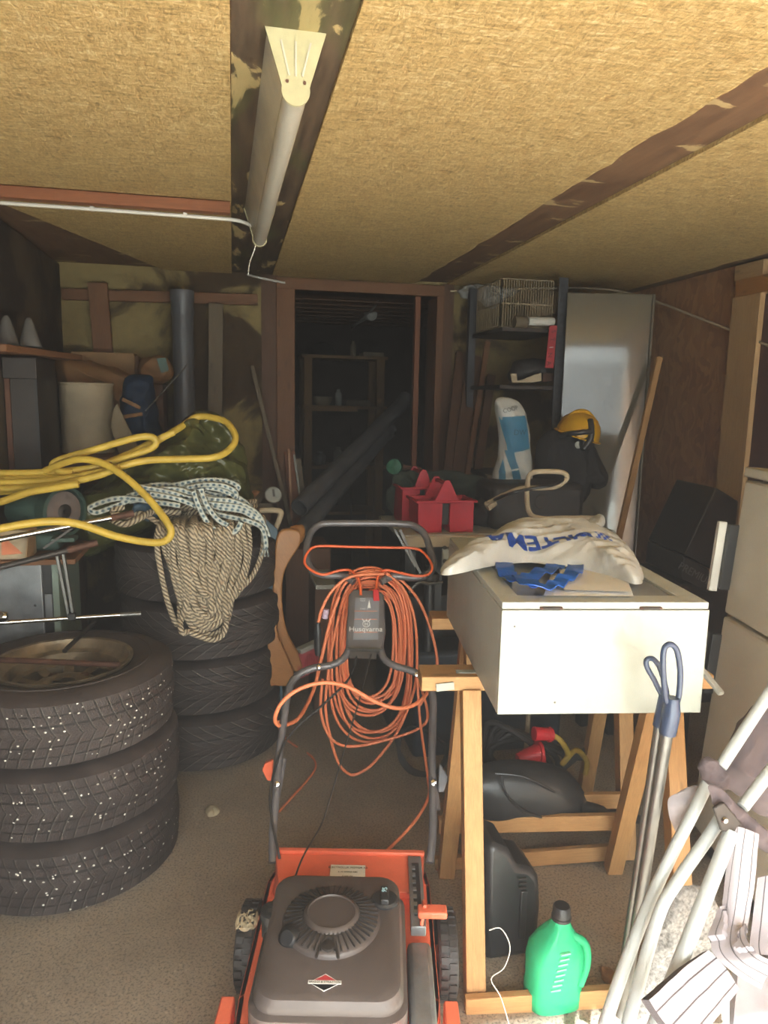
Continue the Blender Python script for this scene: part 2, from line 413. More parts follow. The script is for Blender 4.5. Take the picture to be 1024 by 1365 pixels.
        for i in range(n):
            j = (i + 1) % n; l = (V(pts[j]) - V(pts[i])).length
            s.face((lo[i], lo[j], hi[j], hi[i]), [(0, 0), (l, 0), (l, d.length), (0, d.length)])
        return s
    def lump(s, outline, W, h, hb=0.0, amp=0.0, fr=8.0, seed=0, p=2.2, nr=22, na=96, stretch=(1, 1, 1), ridged=True, smooth_outline=True, fine=0.3, peak=None, ragged=0.5):
        """a filled bag / cloth heap: outline (3D points), raised h along W in front and hb behind, with folds"""
        W = V(W).normalized()
        o3 = catmull(outline, max(2, int(na / len(outline))), True) if smooth_outline else [V(q) for q in outline]
        na = len(o3); c = sum(o3, V((0, 0, 0))) / na if peak is None else V(peak)
        st = V(stretch)
        def disp(q):
            q2 = V((q.x * st.x, q.y * st.y, q.z * st.z)) * fr + V((seed, seed * 1.7, 0))
            v = noise.noise(q2)
            if ridged: v = 1.0 - 2.0 * abs(v) * 1.6
            return v + fine * noise.noise(q2 * 2.7) + fine * 0.5 * noise.noise(q2 * 6.1)
        def ring(side, hh):
            rows = []
            for i in range(1, nr + 1):
                t = i / nr; row = []
                for k in range(na):
                    q = c + (o3[k] - c) * t
                    dome = max(0.0, 1 - t ** p) ** 0.55
                    row.append(len(s.v)); edge = min(1.0, (1 - t) * 5)
                    s.v.append(q + W * side * hh * dome + W * side * amp * disp(q) * (0.25 + 0.75 * edge) * (0 if side < 0 and hh == 0 else 1) * (1 if i < nr else 0)
                               + (o3[k] - c).normalized() * (amp * ragged * disp(q * 1.3) if i >= nr - 1 else 0))
                rows.append(row)
            cc = len(s.v); s.v.append(c + W * side * (hh + amp * disp(c)))
            return rows, cc
        R1, c1 = ring(1, h)
        def stitch(R, cc, flip):
            for k in range(na):
                k2 = (k + 1) % na
                f = (cc, R[0][k], R[0][k2]); s.face(f[::-1] if flip else f)
                for i in range(len(R) - 1):
                    f = (R[i][k], R[i + 1][k], R[i + 1][k2], R[i][k2]); s.face(f[::-1] if flip else f)
        n0 = len(s.f); stitch(R1, c1, False)
        R2, c2 = ring(-1, hb)
        stitch(R2, c2, True)
        for k in range(na):
            k2 = (k + 1) % na
            s.face((R1[-1][k], R2[-1][k], R2[-1][k2], R1[-1][k2]))
        ex = (o3[0] - c).normalized(); ey = W.cross(ex)
        for i in range(n0, len(s.f)):
            s.uv[i] = [((s.v[q] - c).dot(ex), (s.v[q] - c).dot(ey)) for q in s.f[i]]
        return s
    def bvh(s): return BVHTree.FromPolygons([tuple(q) for q in s.v], s.f)

def wloc(o):
    r = V((0, 0, 0))
    while o is not None: r += o.location; o = o.parent
    return r

def obj(name, mb, mat, parent=None, smooth=True, ang=40, bev=0.0, local=False, label=None):
    me = bpy.data.meshes.new(name)
    o = bpy.data.objects.new(name, me); COL.objects.link(o)
    off = V((0, 0, 0))
    if parent is not None:
        o.parent = parent
        if not local: off = wloc(parent)
    elif not local:
        xs = [q.x for q in mb.v]; ys = [q.y for q in mb.v]; zs = [q.z for q in mb.v]
        off = V(((min(xs) + max(xs)) / 2, (min(ys) + max(ys)) / 2, min(zs))); o.location = off
    me.from_pydata([tuple(q - off) for q in mb.v], [], mb.f)
    if any(u is not None for u in mb.uv):
        ul = me.uv_layers.new(name='UVMap').data; k = 0
        for f, u in zip(mb.f, mb.uv):
            for i in range(len(f)):
                ul[k].uv = u[i] if u is not None else (0, -5); k += 1
    bm = bmesh.new(); bm.from_mesh(me); bmesh.ops.recalc_face_normals(bm, faces=bm.faces)
    bm.to_mesh(me); bm.free()
    me.materials.append(M[mat] if isinstance(mat, str) else mat)
    if smooth:
        me.polygons.foreach_set('use_smooth', [True] * len(me.polygons)); me.set_sharp_from_angle(angle=math.radians(ang))
    if bev:
        b = o.modifiers.new('bevel', 'BEVEL'); b.width = bev; b.segments = 2; b.limit_method = 'ANGLE'; b.angle_limit = math.radians(50)
    if label: o['label'] = label
    return o

def tag(o, label, cat, group=None, kind=None):
    o['label'] = label; o['category'] = cat
    if group: o['group'] = group
    if kind: o['kind'] = kind
    return o

def thing(name, label, cat, loc=(0, 0, 0), rz=0.0, group=None):
    o = bpy.data.objects.new(name, None); COL.objects.link(o); o.location = loc; o.rotation_euler = (0, 0, rz); o.empty_display_size = 0.1
    return tag(o, label, cat, group)

def struct(name, mb, mat, smooth=False, bev=0.0, parent=None, label=None, cat=None):
    o = obj(name, mb, mat, parent, smooth, bev=bev)
    if parent is None: o['kind'] = 'structure'
    if label: o['label'] = label
    if cat: o['category'] = cat
    return o

def dup(root, loc=None, label=None):
    r = root.copy(); COL.objects.link(r)
    if loc is not None: r.location = loc
    if label: r['label'] = label
    for ch in list(root.children):
        c = ch.copy(); COL.objects.link(c); c.parent = r
        for g in ch.children:
            d = g.copy(); COL.objects.link(d); d.parent = c
    return r

def text_mb(txt, size, origin, ex, ey, depth=0.0006, hit=None, W=None, align='CENTER', sx=1.0, bold=0.0):
    """lettering as a thin raised print; hit: BVH to lay it on (shot along -W)"""
    cu = bpy.data.curves.new('t', 'FONT'); cu.body = txt; cu.size = size; cu.align_x = align; cu.align_y = 'CENTER'; cu.extrude = depth; cu.resolution_u = 3; cu.offset = bold
    to = bpy.data.objects.new('t', cu); COL.objects.link(to)
    bpy.context.view_layer.update()
    me = bpy.data.meshes.new_from_object(to.evaluated_get(bpy.context.evaluated_depsgraph_get()))
    ex = V(ex).normalized(); ey = V(ey).normalized(); ez = ex.cross(ey).normalized(); origin = V(origin); mb = MB()
    if hit is not None:
        bm = bmesh.new(); bm.from_mesh(me); bmesh.ops.triangulate(bm, faces=bm.faces)
        for _ in range(3):
            lg = [e for e in bm.edges if e.calc_length() > size * 0.22]
            if lg: bmesh.ops.subdivide_edges(bm, edges=lg, cuts=1); bmesh.ops.triangulate(bm, faces=bm.faces)
        bm.to_mesh(me); bm.free()
    for q in me.vertices:
        p = origin + ex * q.co.x * sx + ey * q.co.y + ez * q.co.z
        if hit is not None:
            base = origin + ex * q.co.x * sx + ey * q.co.y
            h = hit.ray_cast(base + W * 0.5, -W)
            if h[0] is not None: p = h[0] + W * (0.0022 + q.co.z)
        mb.v.append(p)
    for f in me.polygons: mb.face(tuple(f.vertices))
    bpy.data.objects.remove(to); bpy.data.curves.remove(cu); bpy.data.meshes.remove(me)
    return mb
LENS_VEIL, SUN_W, SKY_W, YF = 0.135, 1700000.0, 3200.0, -0.95
# ================================================================== camera, daylight
cam = bpy.data.cameras.new('camera'); co = bpy.data.objects.new('camera', cam); COL.objects.link(co)
cam.sensor_fit = 'HORIZONTAL'; cam.sensor_width = 36.0; cam.lens = 36.0 * FPX / 1024.0; cam.clip_start = 0.02
co.matrix_world = Matrix.Translation(EYE) @ RC.to_4x4()
scene.camera = co
w = bpy.data.worlds.new('daylight'); scene.world = w; w.use_nodes = True
bg = w.node_tree.nodes['Background']; bg.inputs['Color'].default_value = (0.86, 0.93, 1.0, 1); bg.inputs['Strength'].default_value = 1.0
if LENS_VEIL > 0:  # thin room haze added to imitate veiling glare from sun on the lens
    vsn = w.node_tree.nodes.new('ShaderNodeVolumeScatter'); vsn.inputs['Color'].default_value = (1.0, 0.93, 0.90, 1); vsn.inputs['Density'].default_value = LENS_VEIL; vsn.inputs['Anisotropy'].default_value = 0.0
    w.node_tree.links.new(vsn.outputs[0], [n for n in w.node_tree.nodes if n.type == 'OUTPUT_WORLD'][0].inputs['Volume'])
SUN_DIR = V((0.42, 1.11, -1.0)).normalized()          # the way the light travels
sun = bpy.data.lights.new('sun', 'SPOT'); sun.energy = SUN_W; sun.shadow_soft_size = 0.12; sun.color = (1.0, 0.95, 0.90); sun.spot_size = math.radians(36); sun.spot_blend = 0.2
so = bpy.data.objects.new('sun', sun); COL.objects.link(so); so.location = V((0.8, -0.2, 0.5)) - SUN_DIR * 14.0
so.rotation_euler = SUN_DIR.to_track_quat('-Z', 'Y').to_euler()
sky = bpy.data.lights.new('open_sky', 'AREA'); sky.shape = 'RECTANGLE'; sky.size = 12.0; sky.size_y = 7.0; sky.energy = SKY_W; sky.color = (1.0, 0.95, 0.86)
po = bpy.data.objects.new('open_sky', sky); COL.objects.link(po); po.location = (0.5, -6.0, 5.2)
po.rotation_euler = (V((0.75, 0.5, 1.0)) - po.location).normalized().to_track_quat('-Z', 'Y').to_euler()

vs = scene.view_settings
scene.display_settings.display_device = 'sRGB'
vs.view_transform = 'Standard'; vs.look = 'None'; vs.gamma = 1.0; vs.use_curve_mapping = False; vs.exposure = 0.0
cy = scene.cycles
cy.max_bounces = 10; cy.diffuse_bounces = 6; cy.glossy_bounces = 4; cy.transmission_bounces = 6; cy.transparent_max_bounces = 8; cy.volume_bounces = 0
cy.sample_clamp_indirect = 6.0; cy.use_denoising = True; cy.use_guiding = True; cy.use_surface_guiding = True; cy.use_volume_guiding = True; cy.guiding_training_samples = 32; cy.use_adaptive_sampling = False; cy.caustics_reflective = False; cy.caustics_refractive = False
try:
    cy.denoiser = 'OPENIMAGEDENOISE'; cy.denoising_input_passes = 'RGB_ALBEDO_NORMAL'; cy.denoising_prefilter = 'FAST'
except Exception: pass

# ================================================================== the room
XL, XR, YB, ZC = -0.86, 2.37, 4.10, 2.10
struct('floor', MB().b2((XL - 0.15, YF, -0.12), (XR + 0.15, 8.0, 0.0)), 'concrete')
struct('ground', MB().b2((-14, -16, -0.13), (14, YF, -0.002)), plain('pale_gravel_yard', (0.50, 0.46, 0.39), 0.9, bmp=0.5))
# walls; the garage is open towards the camera, its door opening ends under the lintel
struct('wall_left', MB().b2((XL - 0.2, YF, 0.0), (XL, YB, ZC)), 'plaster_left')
wr = MB().b2((XR, YF, 0.0), (XR + 0.2, 8.0, ZC + 0.2))
struct('wall_right', wr, 'osb')
wb = MB(); DX0, DX1, DZ = 0.27, 1.16, 2.03
wb.b2((XL - 0.2, YB, 0), (DX0, YB + 0.16, ZC + 0.2)); wb.b2((DX1, YB, 0), (XR, YB + 0.16, ZC + 0.2)); wb.b2((DX0, YB, DZ), (DX1, YB + 0.16, ZC + 0.2))
struct('wall_back', wb, 'plaster')
# outside front: wall to both sides of the opening and the lintel
wf = MB(); wf.b2((XL - 2.2, YF - 0.18, 0), (XL, YF, 2.6)); wf.b2((XR, YF - 0.18, 0), (XR + 2.2, YF, 2.6)); wf.b2((XL, YF - 0.18, 2.05), (XR, YF, 2.6))
struct('wall_front', wf, plain('painted_front_wall', (0.45, 0.40, 0.33), 0.8))
# ceiling: dark deck, three wood wool sheets screwed below it, joints between them
struct('ceiling', MB().b2((XL - 0.2, YF, ZC + 0.012), (XR + 0.2, YB, ZC + 0.2)), 'strip')
s1 = MB().b2((XL, YF, ZC), (0.004, 2.615, ZC + 0.02)); s1.hexa([(XL, 2.665, ZC), (0.004, 2.665, ZC), (0.004, YB, ZC), (-0.35, YB, ZC), (XL, 2.665, ZC + 0.02), (0.004, 2.665, ZC + 0.02), (0.004, YB, ZC + 0.02), (-0.35, YB, ZC + 0.02)])
struct('ceiling_sheet_left', s1, 'woodwool')
sg = MB().b2((0.006, YF, ZC + 0.008), (0.219, YB, ZC + 0.014)); struct('ceiling_joint_board', sg, 'gap')
random.seed(3)
def rag(x, y0, y1, n, a):                        # the ragged torn edge of a sheet
    return [(x + random.uniform(-a, a), y0 + (y1 - y0) * i / n) for i in range(n + 1)]
e2 = rag(1.022, YF, YB, 70, 0.008)
s2 = MB().prism([V((0.221, YF, ZC)), *[V((x, y, ZC)) for x, y in e2], V((0.221, YB, ZC))], (0, 0, 0.02)); struct('ceiling_sheet_middle', s2, 'woodwool', False)
e3 = rag(2.255, YF, YB, 70, 0.010)
s3 = MB().prism([V((1.205, YF, ZC)), *[V((x, y, ZC)) for x, y in e3], V((1.205, YB, ZC))], (0, 0, 0.02)); struct('ceiling_sheet_right', s3, 'woodwool', False)
# door frame in the back wall
fr = MB()
fr.b2((DX0 - 0.03, YB - 0.025, 0), (DX0 + 0.07, YB + 0.18, DZ + 0.02)); fr.b2((DX1 - 0.015, YB - 0.025, 0), (DX1 + 0.025, YB + 0.18, DZ + 0.02)); fr.b2((DX0 - 0.03, YB - 0.03, DZ), (DX1 + 0.025, YB + 0.18, DZ + 0.06))
struct('trim_1', fr, 'wood_brown', bev=0.003)
fr2 = MB(); fr2.b2((DX1 + 0.02, YB - 0.02, 0), (DX1 + 0.085, YB - 0.001, ZC)); fr2.b2((DX0 - 0.02, YB - 0.012, 0), (DX0 - 0.11, YB - 0.001, ZC)); struct('trim_2', fr2, 'wood_dark')
fr3 = MB().b2((DX1 - 0.13, YB + 0.02, 0), (DX1 - 0.10, YB + 0.06, DZ)); struct('trim_3', fr3, 'wood_red')
# passage behind
YP = 6.6
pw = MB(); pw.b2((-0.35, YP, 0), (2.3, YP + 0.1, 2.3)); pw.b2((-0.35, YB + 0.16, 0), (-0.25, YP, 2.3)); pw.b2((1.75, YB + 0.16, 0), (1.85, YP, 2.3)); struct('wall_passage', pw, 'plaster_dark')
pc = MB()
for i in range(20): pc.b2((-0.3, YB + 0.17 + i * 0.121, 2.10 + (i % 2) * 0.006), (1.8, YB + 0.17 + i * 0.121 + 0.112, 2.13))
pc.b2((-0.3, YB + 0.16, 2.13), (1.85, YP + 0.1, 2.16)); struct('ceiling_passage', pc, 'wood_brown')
# right wall framing
sd = MB(); sd.b2((XR - 0.045, 2.93, 0), (XR, 3.12, 1.955)); sd.b2((XR - 0.045, 2.93, 2.03), (XR, 3.12, ZC)); struct('trim_4', sd, 'pine_pale', bev=0.002)
sd2 = MB().b2((XR - 0.05, 1.5, 1.955), (XR, 3.10, 2.03)); struct('trim_5', sd2, 'wood_honey', bev=0.002)
gp = MB().b2((XR - 0.02, 0.5, 0.0), (XR, 2.929, 1.95)); struct('trim_6', gp, plain('dark_red_board', (0.11, 0.05, 0.045), 0.8))

# ================================================================== at the ceiling
lt = thing('fluorescent_lamp', 'long fluorescent lamp with aged white housing, screwed to the ceiling joint', 'lamp', (0.112, 2.0, 2.09))
y0, y1 = 1.43, 2.735
lx = lambda y: 0.121 - 0.0145 * (y - 1.43)
hs = MB()
def lsec(y):
    x = lx(y); return [V((x - 0.052, y, 2.108)), V((x + 0.052, y, 2.108)), V((x + 0.019, y, 2.004)), V((x - 0.019, y, 2.004))]
a, b = lsec(y0 + 0.004), lsec(y1 - 0.004)
hs.hexa([a[3], a[2], b[2], b[3], a[0], a[1], b[1], b[0]])
obj('housing', hs, 'lamp_white', lt, bev=0.002)
df = MB(); pr = [V((lx(y0 + (y1 - y0) * i / 20), y0 + 0.006 + (y1 - y0 - 0.012) * i / 20, 2.005)) for i in range(21)]
df.tube(pr, 0.0225, 24); obj('tube_diffuser', df, 'diffuser', lt)
def endcap(y, d):
    x = lx(y); m = MB(); o = [V((x - 0.056, y, 2.109)), V((x + 0.056, y, 2.109))]
    for k in range(13):
        an = math.radians(15 - 210 * k / 12); o.append(V((x + 0.0265 * math.cos(an), y, 2.006 + 0.0265 * math.sin(an))))
    m.prism(o, (0, d, 0)); return m
ec = obj('end_cap', endcap(y0, 0.006), 'lamp_cap', lt, label='yellowed near end cap')
xc = lx(y0)
for sx, dx in ((-0.027, -0.012), (0, 0), (0.027, 0.012)):
    m = MB().bar((xc + sx, y0 - 0.001, 2.088), (xc + dx, y0 - 0.001, 2.030), 0.0035, 0.003, (0, 1, 0)); obj('vent_slot', m, 'lamp_white', ec)
for sx in (-0.016, 0.016):
    m = MB().cyl((xc + sx, y0 - 0.002, 2.020), (xc + sx, y0 + 0.002, 2.020), 0.003, n=10); obj('screw', m, 'rust', ec)
obj('end_cap', endcap(y1 - 0.006, 0.006), 'lamp_cap', lt)
ch = MB(); q0 = P(343, 309, Y=2.725); q1 = P(331, 365, Y=2.80)
cpts = catmull([q0, P(340, 330, Y=2.74), P(333, 350, Y=2.76), q1], 8); ch.tube(cpts, 0.0016, 6)
for i in range(0, len(cpts), 3): ch.lathe([(0, -0.004), (0.004, 0), (0, 0.004)], cpts[i], n=8)
obj('pull_cord', ch, 'white_plastic', lt)
bt = MB().b2((XL + 0.01, 2.618, 2.062), (0.0, 2.66, 2.099)); tag(obj('ceiling_batten', bt, 'wood_red', bev=0.002), 'thin reddish brown batten across the ceiling, left of the lamp', 'batten')
cb = MB(); cb.tube(catmull([(XL + 0.02, 2.67, 2.055), (-0.5, 2.672, 2.056), (-0.1, 2.672, 2.054), (0.02, 2.674, 2.052), (0.068, 2.70, 2.045), (0.085, 2.715, 2.035)], 8), 0.0062, 8)
for x in (-0.75, -0.45, -0.15): cb.box((x, 2.674, 2.06), (0.012, 0.016, 0.02))
tag(obj('lamp_cable', cb, 'white_plastic'), 'white cable clipped along the reddish batten and running to the lamp', 'cable')
wc = MB(); wc.tube(catmull([P(330, 366, Y=4.05), P(350, 371, Y=4.0), P(380, 377, Y=4.04)], 8), 0.006, 8); tag(obj('loose_cable', wc, 'white_plastic'), 'short white cable end hanging above the top left door corner', 'cable')
ln = MB(); ln.tube(catmull([P(600, 388, Y=4.05), P(700, 385, Y=3.97), P(800, 385, Y=3.9), P(860, 397, Y=3.72), P(940, 427, Y=3.3), P(1030, 463, Y=2.85)], 8), 0.006, 8)
tag(obj('slack_cable', ln, 'beige'), 'thin tan cable sagging from the ceiling towards the right wall stud', 'cable')
# clear film stuffed under the ceiling
fm = MB().lump([P(612, 385, Y=4.0), P(640, 379, Y=4.0), P(668, 383, Y=4.0), P(692, 388, Y=4.0), P(672, 400, Y=4.0), P(655, 411, Y=4.0), P(640, 402, Y=4.0), P(618, 397, Y=4.0)], (0, -1, 0), 0.05, 0.03, 0.02, 22, 3)
tag(obj('plastic_film', fm, 'film'), 'crumpled clear plastic film stuffed under the ceiling beside the shelf', 'plastic bag')

# ================================================================== the dark room behind the doorway
sh = thing('storage_shelf', 'dark wooden shelf unit at the far end of the room behind the doorway', 'shelf', (0.95, 6.3, 0))
fx0, fx1 = 0.62, 1.24
for x in (fx0, fx1):
    for y in (6.15, 6.5): obj('post', MB().b2((x - 0.035, y - 0.03, 0), (x + 0.035, y + 0.03, 1.78)), 'pine', sh, bev=0.003)
for z in (0.45, 0.85, 1.36, 1.78): obj('shelf_board', MB().b2((fx0 - 0.05, 6.12, z), (fx1 + 0.06, 6.53, z + 0.025)), 'pine', sh)
obj('front_rail', MB().b2((fx0, 6.10, 1.34), (fx1 - 0.2, 6.12, 1.385)), 'pine', sh)
def jar(name, x, y, z, r, h, mt, label, cat='jar', grp=None):
    m = MB().lathe([(r * 0.9, 0), (r, h * 0.08), (r, h * 0.72), (r * 0.55, h * 0.86), (r * 0.55, h)], (x, y, z), n=18)
    return tag(obj(name, m, mt), label, cat, grp)
jar('white_bottle', 0.90, 6.28, 1.386, 0.028, 0.14, 'white_plastic', 'small white bottle on the middle board of the dark far shelf', 'bottle')
bw = MB().lathe([(0.05, 0), (0.075, 0.03), (0.085, 0.075), (0.080, 0.075), (0.06, 0.02)], (0.76, 6.25, 1.386), n=22); tag(obj('plastic_tub', bw, 'beige'), 'shallow pale tub on the far shelf beside the small white bottle', 'tub')
tn = MB().b2((0.95, 6.16, 1.386), (1.16, 6.40, 1.44)); tag(obj('tool_case', tn, 'wood_grey', bev=0.006), 'flat brownish case lying on the middle board of the far shelf', 'case')
jar('brown_bottle', 1.02, 6.25, 1.806, 0.024, 0.13, 'beige', 'slim bottle standing on top of the far shelf', 'bottle')
tb = MB().b2((1.10, 6.2, 1.806), (1.28, 6.42, 1.845)); tag(obj('paper_box', tb, 'beige', bev=0.003), 'flat pale box lying on top of the far shelf', 'box')
bk = MB().lump([V((0.66, 6.2, 1.808)), V((0.86, 6.2, 1.808)), V((0.86, 6.45, 1.808)), V((0.66, 6.45, 1.808))], (0, 0, 1), 0.10, 0, 0.015, 10, 2); tag(obj('dark_bundle', bk, 'black_cloth'), 'dark cloth bundle on the left end of the far shelf top', 'bundle')
jar('paint_can', 0.74, 6.25, 0.876, 0.05, 0.11, 'zinc', 'small dull metal can on the lower board of the far shelf', 'can')
jar('grey_jar', 0.90, 6.27, 0.876, 0.04, 0.15, 'white_inner', 'grey white jar on the lower board of the far shelf', 'jar')
bs = MB(); bs.tube([P(466, 566, Y=5.7), V((P(466, 566, Y=5.7).x, 5.62, 0.9)), V((P(466, 566, Y=5.7).x, 5.5, 0.02))], 0.008, 8); bs.b2((0.70, 5.42, 0), (0.86, 5.6, 0.10)); tag(obj('thin_rod_stand', bs, 'dark_steel'), 'thin upright metal rod stand in front of the far shelf', 'stand')
bkx = MB().lathe([(0.10, 0), (0.13, 0.30), (0.137, 0.30), (0.137, 0.315), (0.125, 0.315), (0.095, 0.01)], (1.15, 5.4, 0), n=28); tag(obj('bucket', bkx, 'dark_steel'), 'dark bucket on the floor of the room behind the doorway', 'bucket')
# junction box, its cables
jb = thing('junction_box', 'white junction box with cables under the ceiling of the back room', 'socket', tuple(P(494, 420, Y=5.6)))
c0 = P(494, 419, Y=5.6); obj('box_body', MB().lathe([(0, -0.02), (0.045, -0.02), (0.05, 0.0), (0.04, 0.04), (0, 0.045)], c0, (0.2, -1, -0.3), n=18), 'white_plastic', jb)
obj('cable', MB().tube(catmull([P(470, 437, Y=6.2), P(485, 424, Y=5.6), P(500, 408, Y=5.2), P(507, 392, Y=4.7)], 8), 0.008, 8), 'white_plastic', jb)
obj('cable', MB().tube(catmull([P(468, 436, Y=6.2), P(490, 424, Y=5.62), P(505, 411, Y=5.5)], 8), 0.007, 8), 'white_plastic', jb)
# two grey drain pipes standing obliquely through the doorway
def pipe(a, b, r, label, name='drain_pipe', grp='grey pipes leaning through the doorway'):
    t = thing(name, label, 'pipe', tuple((V(b)[:2]) + (V(b).z - r,)), 0, grp)
    d = (V(a) - V(b)).normalized()
    n = d.orthogonal().normalized(); m = MB(); L = (V(a) - V(b)).length
    m.lathe([(r, 0), (r, L - 0.09), (r * 0.86, L - 0.09), (r * 0.86, 0)], b, d, n=28, close=True)
    obj('pipe_wall', m, 'pvc_grey', t)
    obj('socket_collar', MB().lathe([(r * 0.98, L - 0.10), (r * 1.13, L - 0.09), (r * 1.13, L - 0.012), (r * 1.2, L - 0.006), (r * 1.2, L), (r * 0.95, L)], b, d, n=28, close=True), 'pvc_grey', t)
    return t
def drain(pa, Ya, pb, Yb, r, label): return pipe(P(*pa, Y=Ya), P(*pb, Y=Yb), r, label)
drain((541, 533), 4.75, (399, 677), 3.62, 0.047, 'upper of the two grey pipes leaning diagonally through the dark doorway')
drain((519, 573), 4.72, (396, 715), 3.56, 0.045, 'lower of the two grey pipes leaning diagonally through the dark doorway')
zq = P(396, 724, Y=3.56).z
tag(obj('wooden_crate', MB().b2((0.24, 3.42, 0), (0.46, 3.72, zq)), 'wood_dark', bev=0.004), 'dark wooden crate left of the doorway carrying the pipe ends', 'crate')
# ================================================================== tyres
def tyre_mb(R, wd, rb):
    prof = [(rb, 0.022), (rb + 0.012, 0.010), (rb + 0.05, 0.000), (R - 0.045, 0.004), (R - 0.018, 0.014)]
    uv = [-3, -2.5, -2, -1, -0.2]
    for i in range(9):
        t = i / 8; prof.append((R - 0.006 * (2 * t - 1) ** 2 - (0.006 if i in (2, 6) else 0), 0.022 + (wd - 0.044) * t)); uv.append(0.0 + t)
    prof += [(R - 0.018, wd - 0.014), (R - 0.045, wd - 0.004), (rb + 0.05, wd), (rb + 0.012, wd - 0.010), (rb, wd - 0.022)]
    uv += [1.2, 2, 3, 3.5, 4]
    inn = [(rb + 0.02, wd - 0.03), (R - 0.03, wd - 0.03), (R - 0.025, wd * 0.5), (R - 0.03, 0.03), (rb + 0.02, 0.03)]
    prof += inn; uv += [5] * 5
    return MB().lathe(prof, n=120, uvf=uv, close=True)
def raised(R, wd):
    """moulded ring and lettering-like ribs on the side wall"""
    m = MB(); m.lathe([(R - 0.075, wd - 0.004), (R - 0.073, wd + 0.0015), (R - 0.069, wd + 0.0015), (R - 0.067, wd - 0.004)], n=96, close=True); return m
def rim_mb(r, wd):
    m = MB()
    m.lathe([(r + 0.004, wd - 0.012), (r + 0.006, wd - 0.004), (r - 0.006, wd - 0.006), (r - 0.014, wd - 0.03), (r - 0.030, wd - 0.045), (r - 0.034, wd * 0.62), (r - 0.03, 0.03), (r, 0.01), (r - 0.003, 0.008), (r - 0.034, 0.028), (r - 0.038, wd * 0.6), (r - 0.034, wd - 0.042), (r - 0.018, wd - 0.034)], n=64, close=True)
    return m
def disc_mb(r, wd):
    m = MB(); z = wd * 0.60
    m.lathe([(0.033, z + 0.010), (0.05, z + 0.016), (0.085, z + 0.006), (0.098, z - 0.002), (0.098, z - 0.008), (0.08, z - 0.0), (0.05, z + 0.008), (0.033, z + 0.004)], n=48, close=True)
    m.lathe([(r - 0.062, z + 0.012), (r - 0.050, z + 0.018), (r - 0.036, z), (r - 0.036, z - 0.006), (r - 0.05, z + 0.010), (r - 0.062, z + 0.006)], n=64, close=True)
    for k in range(10):
        a = 2 * PI * k / 10; c, s = math.cos(a), math.sin(a)
        m.bar((0.092 * c, 0.092 * s, z - 0.002), ((r - 0.056) * c, (r - 0.056) * s, z + 0.009), 0.030, 0.005)
    return m
TW = 0.215
LC = V((-0.522, 2.275, 0)); RCN = V((-0.148, 2.995, 0))
tl = thing('studded_wheel', 'studded winter wheel with rusty steel rim, topmost of the near tyre stack', 'wheel', (LC.x, LC.y, TW * 2), 0.4, 'studded winter wheels in the near stack')
tt = obj('tyre', tyre_mb(0.328, TW, 0.200), 'tyre_stud', tl, local=True); obj('sidewall_ring', raised(0.328, TW), 'tyre_stud', tt, local=True)
rm = plain('rusty_gold_rim_paint', (0.30, 0.235, 0.155), 0.42, 0.55, var=0.55, scale=14, bmp=0.2)
M['rim'] = rm
ri = obj('rim', rim_mb(0.200, TW), 'rim', tl, local=True); obj('wheel_disc', disc_mb(0.200, TW), 'rim', ri, local=True)
for k in range(4):
    a = 0.3 + k * PI / 2; obj('bolt_hole_rim', MB().lathe([(0.008, 0), (0.012, 0.004), (0.014, 0)], (0.068 * math.cos(a), 0.068 * math.sin(a), TW * 0.6 + 0.010), n=14), 'rust', ri, local=True)
w2 = dup(tl, (LC.x + 0.012, LC.y - 0.004, TW), 'studded winter wheel between two others in the middle of the near stack'); w2.rotation_euler = (0, 0, 1.3)
w3 = dup(tl, (LC.x + 0.006, LC.y - 0.012, 0.0), 'studded winter wheel on the floor at the bottom of the near stack'); w3.rotation_euler = (0, 0, 2.2)
TR = 0.2235
tr_ = thing('road_tyre', 'bare black road tyre under the ropes, topmost of the farther stack', 'tyre', (RCN.x, RCN.y, TR * 3), 0.0, 'road tyres in the farther stack')
r1 = obj('tyre_body', tyre_mb(0.325, TR, 0.19), 'tyre_road', tr_, local=True); obj('sidewall_ring', raised(0.325, TR), 'tyre_road', r1, local=True)
for i, (dx, dy, rz, lb) in enumerate(((0.012, -0.008, 0.5, 'bare black road tyre, second from the top of the farther stack'), (0.0, 0.006, 1.1, 'bare black road tyre, third from the top of the farther stack'), (0.014, -0.004, 1.9, 'bare black road tyre lying on the floor under the farther stack'))):
    d = dup(tr_, (RCN.x + dx, RCN.y + dy, TR * (2 - i)), lb); d.rotation_euler = (0, 0, rz)

# ================================================================== on and around the near stack
zt = TW * 3
lw = thing('lug_wrench', 'thin brown steel bar wrench lying across the rusty rim', 'wrench', (-0.5, 2.05, zt))
obj('bar', MB().tube([P(-15, 879, Z=zt + 0.012), P(159, 886, Z=zt + 0.012)], 0.0085, 12), 'rust', lw)
obj('cross_bar', MB().tube([P(86, 868, Z=zt - 0.005), P(127, 828, Z=zt + 0.02)], 0.0075, 12), 'dark_steel', lw)
